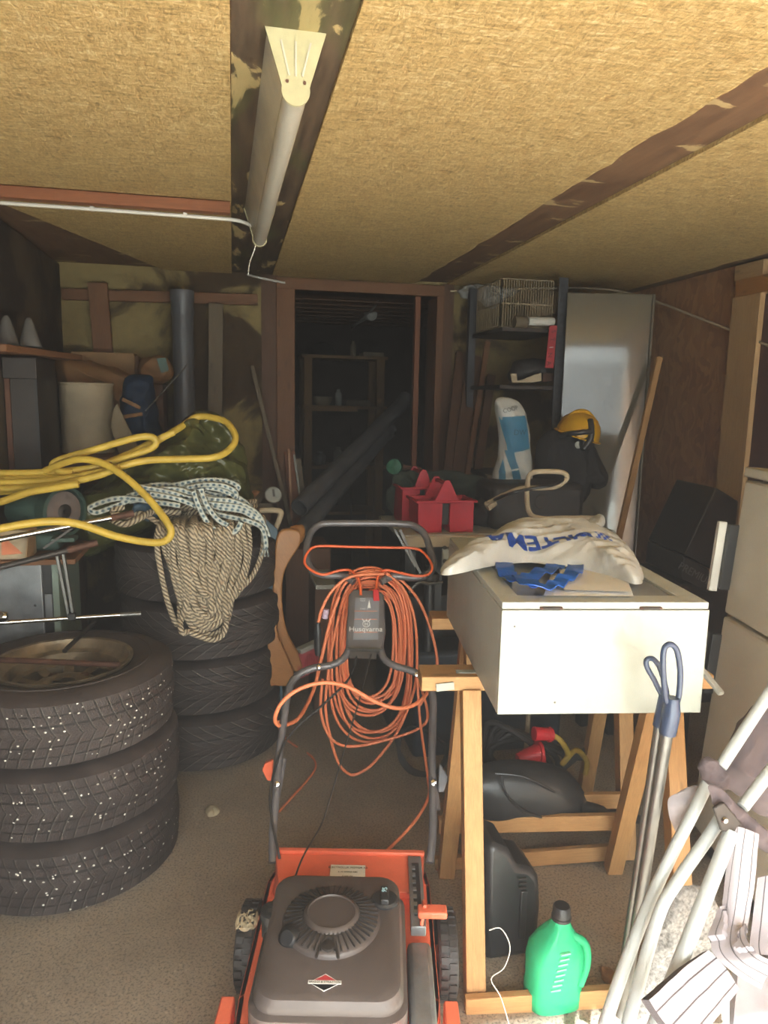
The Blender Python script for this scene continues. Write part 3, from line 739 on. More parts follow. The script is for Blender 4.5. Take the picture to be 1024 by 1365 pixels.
# sheet metal box and plank behind the near stack
YC = 2.64
bx = thing('metal_box', 'dull grey sheet metal box standing behind the near tyre stack', 'box', (-0.71, 2.8, 0))
xr = P(57, 790, Y=YC).x
obj('sheet_panel', MB().b2((XL + 0.005, YC, 0.0), (xr, 2.98, 0.862)), 'zinc', bx, bev=0.004)
x2 = P(70, 790, Y=YC).x; obj('dark_strip', MB().b2((xr, YC + 0.006, 0.0), (x2, 2.98, 0.862)), 'black', bx)
obj('slot_plate', MB().b2((xr + 0.005, YC, 0.665), (x2 - 0.003, YC + 0.005, 0.75)), 'zinc', bx, bev=0.001)
x3 = P(79, 790, Y=YC).x; obj('edge_strip', MB().b2((x2, YC, 0.0), (x3, 2.98, 0.862)), plain('pale_green_paint', (0.24, 0.30, 0.25), 0.5), bx, bev=0.002)
obj('rivet', MB().lathe([(0, 0.003), (0.004, 0.002), (0.005, 0)], P(47, 807, Y=YC), (0, -1, 0), n=10), 'black', bx)
pk = MB().b2((XL + 0.005, YC - 0.05, 0.866), (P(104, 745, Y=YC).x, 2.985, 0.884)); tag(obj('plank', pk, 'wood_brown', bev=0.002), 'brown plank lying on the grey sheet metal box', 'plank')
ob = thing('open_carton', 'small beige carton with an orange patch on the plank at the left edge', 'box', (-0.78, 2.66, 0.884))
obx = P(38, 725, Y=2.62).x; obj('carton_body', MB().b2((XL + 0.005, 2.61, 0.884), (obx, 2.72, 0.985)), 'beige', ob, bev=0.002)
obj('orange_patch', MB().prism([P(2, 713, Y=2.608), P(30, 738, Y=2.608), P(2, 740, Y=2.608)], (0, 0.003, 0)), 'line_orange', ob)
obj('flap', MB().bar((obx + 0.001, 2.62, 0.885), (obx + 0.016, 2.62, 0.995), 0.10, 0.003, (1, 0, 0)), 'card', ob)
# bench grinder
gx = P(82, 690, Y=2.80); G = V((gx.x, 2.80, 1.02))
gr = thing('bench_grinder', 'hammered green bench grinder half buried under the yellow hose', 'grinder', (G.x - 0.06, 2.80, 0.884))
obj('motor_housing', MB().lathe([(0.0, -0.16), (0.045, -0.16), (0.062, -0.14), (0.066, -0.02), (0.058, 0.0), (0.0, 0.0)], G + V((-0.03, 0, 0)), (1, -0.35, 0), n=36), 'grinder', gr)
obj('base', MB().b2((G.x - 0.18, 2.74, 0.884), (G.x + 0.0, 2.87, 0.945)), 'grinder', gr, bev=0.012)
gd = V((1, -0.85, 0)).normalized()
gg = obj('wheel_guard', MB().lathe([(0.093, -0.022), (0.093, 0.024), (0.080, 0.026), (0.080, -0.012), (0.03, -0.018), (0.03, -0.022)], G, gd, n=48, close=True), 'grinder', gr)
obj('grinding_wheel', MB().lathe([(0.0, -0.01), (0.074, -0.01), (0.074, 0.014), (0.030, 0.018), (0.0, 0.018)], G, gd, n=48), 'grind_stone', gr)
obj('wheel_nut', MB().lathe([(0.020, 0.0), (0.028, 0.020), (0.020, 0.026), (0.012, 0.026), (0.012, 0.036), (0, 0.036)], G, gd, n=18), 'dark_steel', gr)
obj('tool_rest', MB().b2((G.x - 0.01, 2.66, 0.93), (G.x + 0.07, 2.73, 0.945)), 'grinder', gr, bev=0.003)
# chrome folding frame
cf = thing('chrome_frame', 'folded chrome tube frame leaning over the near tyre stack', 'frame', (-0.6, 2.5, zt))
obj('upper_tube', MB().tube([P(-15, 722, Y=2.42), P(150, 690, Y=2.52)], 0.0095, 14), 'chrome', cf)
obj('upper_grip', MB().tube([P(148, 690.5, Y=2.52), P(178, 684, Y=2.54)], 0.0115, 12), 'rust', cf, label='worn brown end sleeve')
obj('middle_tube', MB().tube([P(-15, 760, Y=2.42), P(92, 733, Y=2.47)], 0.010, 14), 'dark_steel', cf)
obj('middle_grip', MB().tube([P(90, 733.5, Y=2.47), P(130, 723, Y=2.49)], 0.0125, 12), 'rust', cf, label='worn brown end sleeve')
obj('lower_tube', MB().tube([P(-15, 831, Y=2.42), P(162, 819.5, Y=2.50)], 0.0075, 14), 'chrome', cf)
obj('lower_grip', MB().tube([P(160, 819.7, Y=2.50), P(188, 818, Y=2.51)], 0.009, 12), 'steel_brush', cf)
for a, b in (((76, 740), (93, 826)), ((84, 735), (98, 822))):
    obj('side_bar', MB().bar(P(*a, Y=2.47), P(*b, Y=2.47), 0.010, 0.016, (0, 1, 0)), 'steel_brush', cf, bev=0.002)
obj('strut', MB().bar(P(58, 731, Y=2.48), P(102, 700, Y=2.5), 0.007, 0.01, (0, 1, 0)), 'dark_steel', cf)
obj('pivot_block', MB().box(P(96, 822, Y=2.46), (0.024, 0.02, 0.024)), 'black', cf, bev=0.003)
obj('end_knob', MB().lathe([(0, -0.02), (0.014, -0.018), (0.018, 0), (0.014, 0.018), (0, 0.02)], P(2, 822, Y=2.42), (1, 0, 0), n=18), 'chrome', cf)

# ================================================================== tarpaulin, ropes, hose on the farther stack
YT = 3.02
tp = MB().lump([P(x, y, Y=YT) for x, y in ((92, 716), (100, 672), (140, 640), (190, 606), (232, 574), (268, 550), (300, 566), (322, 600), (334, 650), (332, 690), (300, 705), (250, 700), (205, 706), (150, 728), (115, 740))],
              (0.1, -1, 0.35), 0.20, 0.13, 0.055, 4.0, 5, p=2.2, nr=80, na=260, stretch=(1.6, 1.3, 2.4), fine=0.45, ragged=0.22)
tag(obj('tarpaulin', tp, 'tarp', ang=60), 'crumpled dark green tarpaulin heaped on the farther tyre stack', 'tarpaulin')
def ysurf(x): 
    d = 0.325 ** 2 - (x - RCN.x) ** 2
    return RCN.y - math.sqrt(max(d, 0.004))
def onstack(px, py, off=0.02):
    q = P(px, py, Y=2.66)
    for _ in range(4): q = P(px, py, Y=ysurf(q.x) - off)
    return q
rp = MB(); random.seed(11)
loops = [(222, 322, 300, 262, 846), (228, 316, 296, 258, 838), (232, 310, 292, 256, 830), (240, 304, 288, 262, 822), (246, 300, 284, 260, 814), (252, 296, 282, 262, 804), (236, 318, 298, 254, 836), (258, 306, 290, 266, 796), (264, 312, 294, 268, 780), (226, 290, 280, 252, 842), (268, 300, 288, 270, 770), (243, 325, 302, 265, 826), (264, 284, 282, 266, 800), (272, 296, 286, 270, 815), (276, 290, 284, 272, 790), (258, 282, 280, 262, 828), (268, 292, 290, 268, 838)]
for k, (xl, xr_, br, bl, yb) in enumerate(loops):
    lay = 0.016 + 0.010 * (k % 4) + random.uniform(0, 0.006); j = lambda a=4: random.uniform(-a, a)
    pts = [V((P(xl + 8, 690, Y=2.75).x, 2.93, 0.935)), V((P(xl + 3, 694, Y=2.72).x, 2.80, 0.965 + 0.008 * (k % 4))), onstack(xl + j(3), 706 + j(3), lay + 0.02), onstack(xl + 3 + j(), 745, lay), onstack(xl * 0.55 + bl * 0.45 + j(), 790 if yb > 800 else 760, lay),
           onstack(bl - 1, yb - 14, lay), onstack((bl + br) / 2, yb, lay), onstack(br + 1, yb - 14, lay), onstack(xr_ * 0.5 + br * 0.5 + j(), 785 if yb > 800 else 750, lay), onstack(xr_ + j(), 745, lay), onstack(xr_ + j(3), 706 + j(3), lay + 0.02),
           V((P(xr_ - 2, 694, Y=2.72).x, 2.80, 0.965 + 0.008 * (k % 4))), V((P(xr_ - 8, 690, Y=2.75).x, 2.93, 0.935))]
    rp.tube(catmull(pts, 7), 0.0105, 10)
def hang(seq, lay, r=0.0105):
    pts = [V((P(seq[0][0], seq[0][1], Y=2.75).x, 2.90, 0.95))] + [onstack(x, y, lay) for x, y in seq] + [V((P(seq[-1][0], seq[-1][1], Y=2.75).x, 2.90, 0.95))]
    rp.tube(catmull(pts, 7), r, 10)
hang([(213, 700), (209, 725), (216, 770), (226, 810), (237, 833), (246, 812), (256, 780), (262, 745), (262, 706)], 0.045)
hang([(216, 704), (222, 740), (240, 760), (262, 768)], 0.03)
hang([(350, 690), (352, 710), (349, 738), (338, 765), (322, 783), (308, 790)], 0.03)
hang([(330, 696), (333, 730), (327, 765), (318, 782)], 0.03)
hang([(240, 830), (252, 842), (268, 849), (284, 853), (297, 846), (302, 828), (300, 800)], 0.055)
# the coil lying on top of the stack
for k in range(9):
    c = V((-0.12 + random.uniform(-0.03, 0.03), 2.90, 0.93 + 0.012 * k)); ra = 0.13 + random.uniform(-0.03, 0.05); rb_ = 0.10 + random.uniform(-0.02, 0.03)
    rp.tube(catmull([c + V((ra * math.cos(t * PI / 5) * (1 + 0.1 * math.sin(3 * t + k)), rb_ * math.sin(t * PI / 5), 0.01 * math.sin(t * 2 + k))) for t in range(10)], 6, True), 0.0105, 10, closed=True)
rp.tube(catmull([P(148, 692, Y=2.66), P(165, 699, Y=2.62), P(185, 692, Y=2.64), P(205, 682, Y=2.70), P(240, 684, Y=2.74)], 8), 0.0115, 10)
rp.tube(catmull([P(165, 676, Y=2.68), P(150, 682, Y=2.66), P(170, 690, Y=2.66), P(190, 685, Y=2.68), P(215, 700, Y=2.68)], 8), 0.0105, 10)
tag(obj('hemp_rope', rp, 'rope'), 'pale twisted rope in many loops hanging down the front of the farther tyre stack', 'rope')
rb2 = MB(); random.seed(5)
def strand(seq, Y0, Y1=None, r=0.0105, n=8):
    Y1 = Y0 if Y1 is None else Y1; L = len(seq)
    rb2.tube(catmull([P(x, y, Y=Y0 + (Y1 - Y0) * i / (L - 1)) for i, (x, y) in enumerate(seq)], n), r, 10)
strand([(240, 674), (200, 668), (160, 664), (128, 672), (120, 678), (128, 683), (150, 676), (178, 664)], 2.68)
strand([(170, 662), (195, 655), (235, 652), (275, 664), (310, 668), (340, 682), (352, 700), (358, 716)], 2.72, 2.70)
strand([(172, 668), (215, 662), (255, 664), (290, 676), (325, 682), (348, 700), (352, 722)], 2.70)
strand([(178, 652), (215, 646), (255, 652), (295, 660), (318, 650), (300, 641), (270, 640), (235, 646), (190, 656)], 2.76)
strand([(250, 650), (275, 646), (300, 648), (315, 658), (305, 668), (270, 660)], 2.73)
strand([(258, 655), (265, 675), (278, 698), (296, 711), (314, 708), (322, 695)], 2.66, 2.62)
strand([(268, 652), (275, 672), (290, 692), (304, 700)], 2.66, 2.62)
strand([(200, 658), (240, 666), (285, 684), (330, 694), (350, 705), (355, 730)], 2.69, 2.68)
strand([(182, 648), (230, 657), (270, 670), (320, 676), (345, 690)], 2.70)
strand([(190, 662), (230, 655), (280, 650), (315, 662), (335, 676)], 2.74)
for dx in (-5, 0, 5): rb2.tube([P(354 + dx * 0.3, 728, Y=2.68), P(353 + dx, 742, Y=2.68)], 0.0035, 6)
tag(obj('braided_rope', rb2, 'rope_blue'), 'blue and white braided rope heaped between the tarpaulin and the pale rope', 'rope')
rg = MB().lump([P(180, 672, Y=2.74), P(212, 672, Y=2.74), P(208, 692, Y=2.74), P(178, 690, Y=2.74)], (0, -1, 0.3), 0.02, 0.02, 0.01, 20, 4); tag(obj('blue_rag', rg, 'blue_grey'), 'small blue rag peeping out under the ropes', 'rag')
hm = MB(); HR = 0.0128
def hose(seq, Y, r=HR):
    L = len(seq); ys = Y if isinstance(Y, (list, tuple)) else [Y] * L
    if len(ys) == 2: ys = [ys[0] + (ys[1] - ys[0]) * i / (L - 1) for i in range(L)]
    hm.tube(catmull([P(x, y, Y=q) for (x, y), q in zip(seq, ys)], 10), r, 14)
hose([(-20, 631), (50, 630), (120, 624), (165, 608), (205, 590), (240, 570), (262, 556), (285, 557), (303, 564), (314, 583), (305, 600), (283, 610), (240, 612), (195, 614), (160, 622), (120, 632), (60, 641), (-20, 644)], [2.74, 2.74, 2.74, 2.76, 2.78, 2.86, 2.90, 2.88, 2.84, 2.78, 2.74, 2.71, 2.71, 2.71, 2.70, 2.70, 2.70, 2.70])
hose([(-20, 640), (60, 637), (110, 633), (150, 618), (190, 596), (232, 576)], [2.72, 2.80])
hose([(-20, 652), (30, 651), (80, 645), (130, 634), (160, 622)], 2.68)
hose([(-20, 656), (45, 652), (95, 638), (120, 632)], 2.72)
hose([(150, 615), (196, 600), (208, 590), (200, 582), (175, 585), (120, 601), (82, 612), (70, 620), (80, 628), (97, 630)], [2.74, 2.72])
hose([(60, 628), (85, 617), (110, 612), (140, 619), (172, 640), (200, 667), (222, 695), (228, 710), (220, 721), (200, 723), (155, 715), (110, 700), (75, 695), (30, 699), (-20, 709)], [2.72, 2.70, 2.68, 2.66, 2.62, 2.58, 2.54, 2.53, 2.52, 2.50, 2.46, 2.42, 2.40, 2.38, 2.36])
hose([(-20, 676), (10, 666), (40, 656), (75, 650), (105, 645)], 2.62)
tag(obj('yellow_hose', hm, 'yellow'), 'thick yellow rubber hose coiled loosely over the tarpaulin and ropes', 'hose')
ep = MB().b2((P(24, 660, Y=2.9).x, 2.86, 0.89), (P(62, 660, Y=2.9).x, 2.93, 1.12)); tag(obj('pale_box', ep, 'white_inner', bev=0.004), 'pale box behind the bench grinder under the hose', 'box')

# ================================================================== workbench in the back left corner
wbn = thing('workbench', 'dark wooden workbench in the back left corner under buckets and bags', 'workbench', (-0.6, 3.7, 0))
obj('bench_top', MB().b2((XL + 0.005, 3.36, 1.14), (-0.325, 4.09, 1.175)), 'wood_brown', wbn, bev=0.003)
for x in (XL + 0.04, -0.36):
    for y in (3.40, 4.05): obj('leg', MB().b2((x - 0.03, y - 0.03, 0), (x + 0.03, y + 0.03, 1.14)), 'wood_dark', wbn)
obj('apron', MB().b2((XL + 0.02, 3.385, 1.05), (-0.34, 3.41, 1.14)), 'wood_dark', wbn)
bk_ = thing('white_bucket', 'tall off-white bucket on the corner workbench', 'bucket', (-0.668, 3.60, 1.175))
bc = V((-0.668, 3.62, 1.175)); obj('bucket_body', MB().lathe([(0.112, 0), (0.116, 0.004), (0.119, 0.312), (0.123, 0.314), (0.123, 0.322), (0.115, 0.322), (0.110, 0.01)], bc, n=48), 'beige', bk_)
obj('inner_base', MB().lathe([(0, 0.25), (0.114, 0.25), (0.114, 0.24), (0, 0.24)], bc, n=32), 'wood_dark', bk_, label='dark contents')
YS = 3.80
sk = MB().lump([P(x, y, Y=YS) for x, y in ((77, 482), (105, 480), (140, 488), (178, 500), (186, 520), (178, 545), (166, 560), (140, 530), (110, 522), (78, 520))], (0, -1, 0.1), 0.10, 0.09, 0.02, 7, 8, p=3, nr=30, na=120)
tag(obj('paper_sack', sk, 'kraft'), 'long brown paper sack lying behind the white bucket', 'sack')
skt = None
cb_ = thing('carton', 'flat cardboard box standing against the back wall above the brown sack', 'box', (-0.55, 4.0, 1.2))
obj('carton_front', MB().b2((P(96, 490, Y=3.95).x, 3.94, 1.175), (P(180, 490, Y=3.95).x, 4.06, P(140, 470, Y=3.95).z)), 'card', cb_, bev=0.003)
obj('carton_flap', MB().b2((P(180, 490, Y=3.95).x + 0.001, 3.945, 1.3), (P(185, 490, Y=3.95).x, 4.06, P(140, 471, Y=3.95).z - 0.01)), 'wood_brown', cb_)
bb = thing('stuffed_bag', 'bulging brown bag with a dark green label beside the grey pipe', 'bag', (-0.37, 3.9, 1.35))
m_ = MB().lump([P(x, y, Y=3.86) for x, y in ((186, 482), (205, 474), (222, 477), (232, 492), (228, 506), (205, 512), (186, 506))], (0, -1, 0), 0.07, 0.06, 0.012, 9, 3); hb_ = m_.bvh()
obj('bag_body', m_, 'kraft', bb)
obj('bag_label', MB().prism([P(209, 478, Y=3.782), P(221, 477, Y=3.782), P(225, 494, Y=3.782), P(215, 497, Y=3.782)], (0, 0.004, 0)), 'green_dark', bb)
rk = MB().b2((-0.52, 3.80, 1.175), (-0.34, 4.03, P(205, 512, Y=3.8).z)); tag(obj('wooden_box', rk, 'wood_dark', bev=0.004), 'dark wooden box under the bulging brown bag', 'box')
nb = thing('blue_sack', 'dark blue sack with tan straps on the corner workbench', 'sack', (-0.45, 3.6, 1.175))
obj('sack_body', MB().lump([P(x, y, Y=3.52) for x, y in ((170, 504), (200, 503), (205, 520), (212, 560), (222, 590), (195, 603), (170, 596), (162, 560), (162, 530))], (0, -1, 0.05), 0.07, 0.05, 0.018, 8, 4, nr=26), 'navy', nb)
for a, b in (((163, 532), (187, 544)), ((163, 556), (190, 552))):
    obj('strap', MB().bar(P(*a, Y=3.44), P(*b, Y=3.435), 0.004, 0.016, (0, 0.2, 1)), 'kraft', nb)
tb_ = MB(); tb_.prism([P(x, y, Y=3.42) for x, y in ((151, 545), (156, 538), (184, 596), (176, 604), (158, 604), (147, 568))], (0.0, 0.012, 0.0)); tag(obj('stiff_cloth', tb_, 'canvas', bev=0.003), 'stiff beige cloth panel between white bucket and blue sack', 'cloth')
rod = MB().tube([P(194, 548, Y=3.44), P(251, 485, Y=3.55)], 0.0042, 8); tag(obj('thin_rod', rod, 'steel_brush'), 'thin metal rod sticking up obliquely out of the blue sack', 'rod')
gp_ = thing('standing_pipe', 'upright grey drain pipe standing against the back left wall', 'pipe', (-0.245, 3.93, 0))
obj('pipe_wall', MB().lathe([(0.0535, 0), (0.0535, 1.93), (0.0475, 1.93), (0.0475, 0)], (-0.245, 3.93, 0), n=36, close=True), 'pvc_grey', gp_)
obj('socket', MB().lathe([(0.054, 1.85), (0.0575, 1.86), (0.0575, 1.925), (0.060, 1.93), (0.060, 1.975), (0.052, 1.975), (0.052, 1.85)], (-0.245, 3.93, 0), n=36, close=True), 'pvc_grey', gp_)
hbt = MB().bar(V((XL + 0.01, 4.082, P(80, 392, Y=4.08).z)), V((0.14, 4.082, P(370, 401, Y=4.08).z)), 0.03, 0.056); tag(obj('wall_batten', hbt, 'wood_brown', bev=0.002), 'long horizontal wooden batten fixed to the back left wall', 'batten')
vb = MB().bar(P(130, 377, Y=4.052), P(138, 470, Y=4.052), 0.095, 0.022, (0, 1, 0)); tag(obj('wall_board', vb, 'wood_brown', bev=0.002), 'short upright board crossing the wall batten', 'board')
lb_ = MB().bar(P(291, 400, Y=3.95), P(262, 500, Y=3.70), 0.07, 0.02, (0, 1, 0)); lb2 = MB().bar(V(P(288, 405, Y=4.04)), V((-0.12, 3.80, 0.02)), 0.075, 0.02, (0, 1, 0)); tag(obj('leaning_board', lb2, 'wood_grey', bev=0.002), 'weathered board leaning on the wall right of the upright grey pipe', 'board')
# metal cabinet at the left wall
mc = thing('metal_cabinet', 'dark sheet metal cabinet at the left wall with a plank on top', 'cabinet', (-0.78, 3.1, 0))
x5 = P(74, 540, Y=3.05).x
obj('cabinet_body', MB().b2((XL + 0.005, 3.03, 0), (-0.735, 3.34, 1.585)), 'dark_steel', mc, bev=0.005)
obj('door_seam', MB().b2((-0.745, 3.028, 1.18), (-0.737, 3.031, 1.52)), 'black', mc)
obj('edge_bar', MB().b2((-0.852, 3.02, 1.1), (-0.832, 3.03, 1.50)), 'rust', mc, bev=0.002)
obj('top_rail', MB().b2((XL + 0.005, 3.02, 1.50), (-0.733, 3.03, 1.58)), 'dark_steel', mc, bev=0.003)
tpk = MB().hexa([(XL + 0.005, 2.80, 1.59), (-0.775, 2.80, 1.59), (-0.64, 3.42, 1.59), (XL + 0.005, 3.42, 1.59), (XL + 0.005, 2.80, 1.615), (-0.775, 2.80, 1.615), (-0.64, 3.42, 1.615), (XL + 0.005, 3.42, 1.615)]); tag(obj('cabinet_plank', tpk, 'wood_brown', bev=0.003), 'worn plank on top of the dark metal cabinet', 'plank')
for i, (px, yy, lb3) in enumerate(((10, 3.00, 'grey metal cone on the plank, nearer the left edge'), (40, 3.05, 'grey metal cone on the plank, nearer the back corner'))):
    q = P(px, 456, Y=yy); m = MB().lathe([(0.040, 0), (0.042, 0.004), (0.014, 0.098), (0.008, 0.108), (0, 0.111)], (q.x, yy, 1.622), n=28); tag(obj('metal_cone', m, 'dark_zinc'), lb3, 'cone', 'grey metal cones on the cabinet')
rl_ = MB().bar(P(-5, 452, Y=2.98), P(70, 452, Y=3.18), 0.02, 0.008); rl_ = MB().bar(V((-0.845, 2.93, 1.6195)), V((-0.72, 3.25, 1.6195)), 0.03, 0.006); tag(obj('steel_strip', rl_, 'chrome', bev=0.001), 'shiny steel strip lying along the plank under the cones', 'strip')

# ================================================================== between the tyre stacks and the doorway
tc_ = thing('low_cabinet', 'dark low cabinet against the back wall left of the doorway', 'cabinet', (0.1, 3.7, 0))
obj('cabinet_body', MB().b2((-0.12, 3.45, 0), (0.17, 3.85, 0.93)), 'wood_dark', tc_, bev=0.004)
obj('cabinet_top', MB().b2((-0.13, 3.43, 0.93), (0.18, 3.87, 0.95)), 'wood_grey', tc_, bev=0.003)
ld = thing('round_lid', 'small round white lid on the low dark cabinet', 'lid', tuple(P(364, 662, Y=3.42)))
c = P(364, 660, Y=3.40); obj('disc', MB().lathe([(0, 0), (0.036, 0), (0.040, 0.006), (0.036, 0.012), (0, 0.012)], c, (0.1, -1, 0.35), n=30), 'white_inner', ld)
obj('notch', MB().bar(c + V((0.0, -0.016, 0.03)), c + V((0.004, -0.018, -0.004)), 0.010, 0.005, (0, 1, 0)), 'dark_steel', ld)
bl = MB().bar(P(338, 674, Y=3.42), P(352, 656, Y=3.5), 0.03, 0.02); tag(obj('small_block', bl, 'wood_grey', bev=0.004), 'small grey wooden block beside the round white lid', 'block')
gb = MB().lump([P(336, 655, Y=3.5), P(346, 655, Y=3.5), P(346, 664, Y=3.5), P(336, 664, Y=3.5)], (0, -1, 0), 0.02, 0.02, 0.004, 30, 1); tag(obj('brass_fitting', gb, 'wood_honey'), 'small brass coloured fitting beside the grey wooden block', 'fitting')
wbk = MB().tube(catmull([P(346, 681, Y=2.98), P(362, 680, Y=2.98), P(374, 682, Y=2.98), P(374, 688, Y=2.98), P(367, 706, Y=2.97), P(364, 713, Y=2.97)], 4), 0.0115, 10); tag(obj('white_bracket', wbk, 'beige'), 'angled off-white bracket sticking out beside the rope ends', 'bracket')
bp = MB().prism([P(x, y, Y=2.93) for x, y in ((352, 690), (370, 706), (373, 782), (356, 800), (346, 800))], (0, 0.012, 0)); bp.b2((0.182, 2.93, 0.0), (0.192, 2.945, 0.7)); tag(obj('blue_steel_sheet', bp, 'blue_grey', bev=0.001), 'narrow blue grey metal sheet right of the farther tyre stack', 'sheet')
rd = MB().bar(V((P(357, 800, Y=3.0).x, 3.06, 0.72)), V((P(358, 905, Y=3.0).x + 0.01, 2.98, 0.0)), 0.045, 0.014, (0, 1, 0)); tag(obj('red_board', rd, 'red_label', bev=0.002), 'narrow dark red board standing behind the farther tyre stack', 'board')
def plank(name, pts, Y, th, mt, label, cat='chair part', grp=None):
    m = MB().prism([P(x, y, Y=Y) for x, y in catmull_px(pts)], (0, th, 0)); return tag(obj(name, m, mt, bev=0.006), label, cat, grp)
def catmull_px(pts, n=4):
    q = catmull([V((x, y, 0)) for x, y in pts], n, True); return [(a.x, a.y) for a in q]
plank('curved_armrest', [(372, 710), (398, 708), (400, 726), (384, 752), (377, 775), (377, 810), (384, 845), (400, 876), (402, 893), (388, 893), (376, 868), (366, 830), (364, 790), (366, 750)], 2.90, 0.035, 'wood_honey', 'curved honey coloured wooden armrest standing on end, taller of the two', grp='curved wooden armrests')
plank('curved_armrest', [(358, 812), (366, 820), (372, 850), (386, 882), (392, 902), (388, 914), (366, 914), (358, 908)], 2.86, 0.035, 'wood_honey', 'curved wooden armrest low on the floor, in front of the taller one', grp='curved wooden armrests')
bkx2 = MB().prism([P(x, y, Y=2.98) for x, y in ((352, 720), (362, 708), (384, 708), (368, 730), (374, 712), (362, 690))], (0, 0.01, 0)); bkx2 = MB().lump([P(386, 704, Y=2.96), P(404, 700, Y=2.96), P(406, 716, Y=2.96), P(396, 728, Y=2.96), P(386, 720, Y=2.96)], (0, -1, 0), 0.03, 0.03, 0.004, 20, 2)
tag(obj('turned_wood_knob', bkx2, 'wood_honey'), 'rounded brown wooden end piece behind the taller armrest', 'wood piece')
def lean(name, top, Yt, bot, Yf, w_, t_, mt, label, cat='plank', grp='planks leaning left of the doorway'):
    """a board whose foot stands on the floor at distance Yf, along the photo line top - bot"""
    a = P(*top, Y=Yt); lo_, hi_ = 0.2, 12.0
    for _ in range(50):
        m_ = (lo_ + hi_) / 2; q = P(top[0] + (bot[0] - top[0]) * m_, top[1] + (bot[1] - top[1]) * m_, Y=Yf)
        if q.z > 0.004: lo_ = m_
        else: hi_ = m_
    return tag(obj(name, MB().bar(a, q, w_, t_, (0, 1, 0)), mt, bev=0.002), label, cat, grp)
lean('leaning_plank', (386, 602), 4.04, (400, 760), 3.86, 0.06, 0.022, 'wood_red', 'reddish brown plank leaning against the left door jamb')
lean('leaning_plank', (395, 612), 4.06, (416, 780), 3.84, 0.05, 0.02, 'wood_grey', 'greyish plank leaning just right of the reddish plank')
lean('leaning_plank', (373, 628), 4.0, (391, 780), 3.86, 0.045, 0.02, 'wood_dark', 'dark plank leaning behind the taller curved armrest')
lean('leaning_plank', (384, 725), 3.95, (412, 860), 3.80, 0.05, 0.03, 'wood_red', 'short stained plank leaning between armrests and broom')
lean('white_strip', (392, 606), 4.03, (424, 830), 3.78, 0.012, 0.012, 'white_inner', 'thin white strip leaning beside the planks', 'strip', None)
lean('wooden_stick', (336, 488), 4.02, (424, 850), 3.74, 0.022, 0.022, 'wood_grey', 'long thin grey stick leaning from the back wall to the floor', 'stick', None)
lean('wooden_lath', (385, 598), 4.0, (389, 700), 3.88, 0.014, 0.014, 'wood_honey', 'thin light wood lath leaning in front of the reddish plank', 'lath', None)
br = thing('red_broom', 'broom head with dark red bristles standing near the orange cable', 'broom', tuple(P(412, 890, Y=2.95)))
q1, q2 = P(398, 868, Y=2.92), P(424, 856, Y=2.96); obj('broom_block', MB().bar(q1, q2, 0.04, 0.022), 'white_inner', br, bev=0.004)
bm_ = MB()
for i in range(14):
    a = q1 + (q2 - q1) * ((i + 0.5) / 14)
    for dy in (-0.012, 0.012): bm_.bar(a + V((0, dy, -0.008)), a + V((0.0 + 0.004 * (i % 3 - 1), dy * 1.6, -0.115)), 0.006, 0.012, (0, 1, 0))
obj('bristles', bm_, 'red_label', br)
wsb = MB().bar(P(420, 780, Y=3.2), P(448, 775, Y=3.25), 0.25, 0.018); wsb2 = MB(); a = P(420, 778, Y=3.15); b = P(449, 774, Y=3.15); wsb2.hexa([(a.x, 3.15, 0), (b.x, 3.13, 0), (b.x, 3.45, 0), (a.x, 3.47, 0), (a.x, 3.15, a.z - 0.02), (b.x, 3.13, a.z - 0.02), (b.x, 3.45, a.z - 0.02), (a.x, 3.47, a.z - 0.02)])
sbx = thing('small_chest', 'small dark chest with a white edge behind the orange cable coil', 'chest', ((a.x + b.x) / 2, 3.3, 0)); obj('chest_body', wsb2, 'wood_dark', sbx); obj('white_edge', MB().b2((a.x, 3.12, a.z - 0.02), (b.x, 3.46, a.z)), 'white_inner', sbx, bev=0.002)
fb = MB().bar(P(395, 745, Y=3.5), P(445, 735, Y=3.6), 0.2, 0.02); sb3 = MB().bar(V((0.28, 3.75, 0.55)), V((0.52, 3.72, 0.62)), 0.16, 0.02); 
del fb, sb3
# ================================================================== white cabinet lying on two sawhorses
ca = math.radians(-8.0)
CM = Matrix.Translation(V((0.573, 1.452, 0.757))) @ Matrix.Rotation(ca, 4, 'Z')
CW, CL, CH = 0.470, 0.735, 0.246
def T(m, mb):
    mb.v = [m @ q for q in mb.v]; return mb
cab = thing('wall_cabinet', 'white cabinet with a framed glass door lying on its back over two sawhorses', 'cabinet', tuple(CM @ V((CW / 2, CL / 2, 0))))
bd = MB(); t = 0.016
obj('side_panel', T(CM, MB().b2((0, 0.0, 0), (t, CL, CH - 0.004))), 'white_inner', cab, bev=0.0015)
obj('side_panel', T(CM, MB().b2((CW - t, 0.0, 0), (CW, CL, CH - 0.004))), 'white_inner', cab, bev=0.0015)
obj('bottom_panel', T(CM, MB().b2((0, -t, 0), (CW, 0, CH - 0.004))), 'white_paint', cab, bev=0.0015, label='cream white end panel facing the door opening')
obj('top_panel', T(CM, MB().b2((t, CL - t, 0), (CW - t, CL, CH - 0.004))), 'white_inner', cab)
obj('back_panel', T(CM, MB().b2((t, 0, 0), (CW - t, CL - t, 0.008))), 'white_inner', cab)
obj('shelf', T(CM, MB().b2((t, CL * 0.5, 0.008), (CW - t, CL * 0.5 + t, CH - 0.03))), 'white_inner', cab)
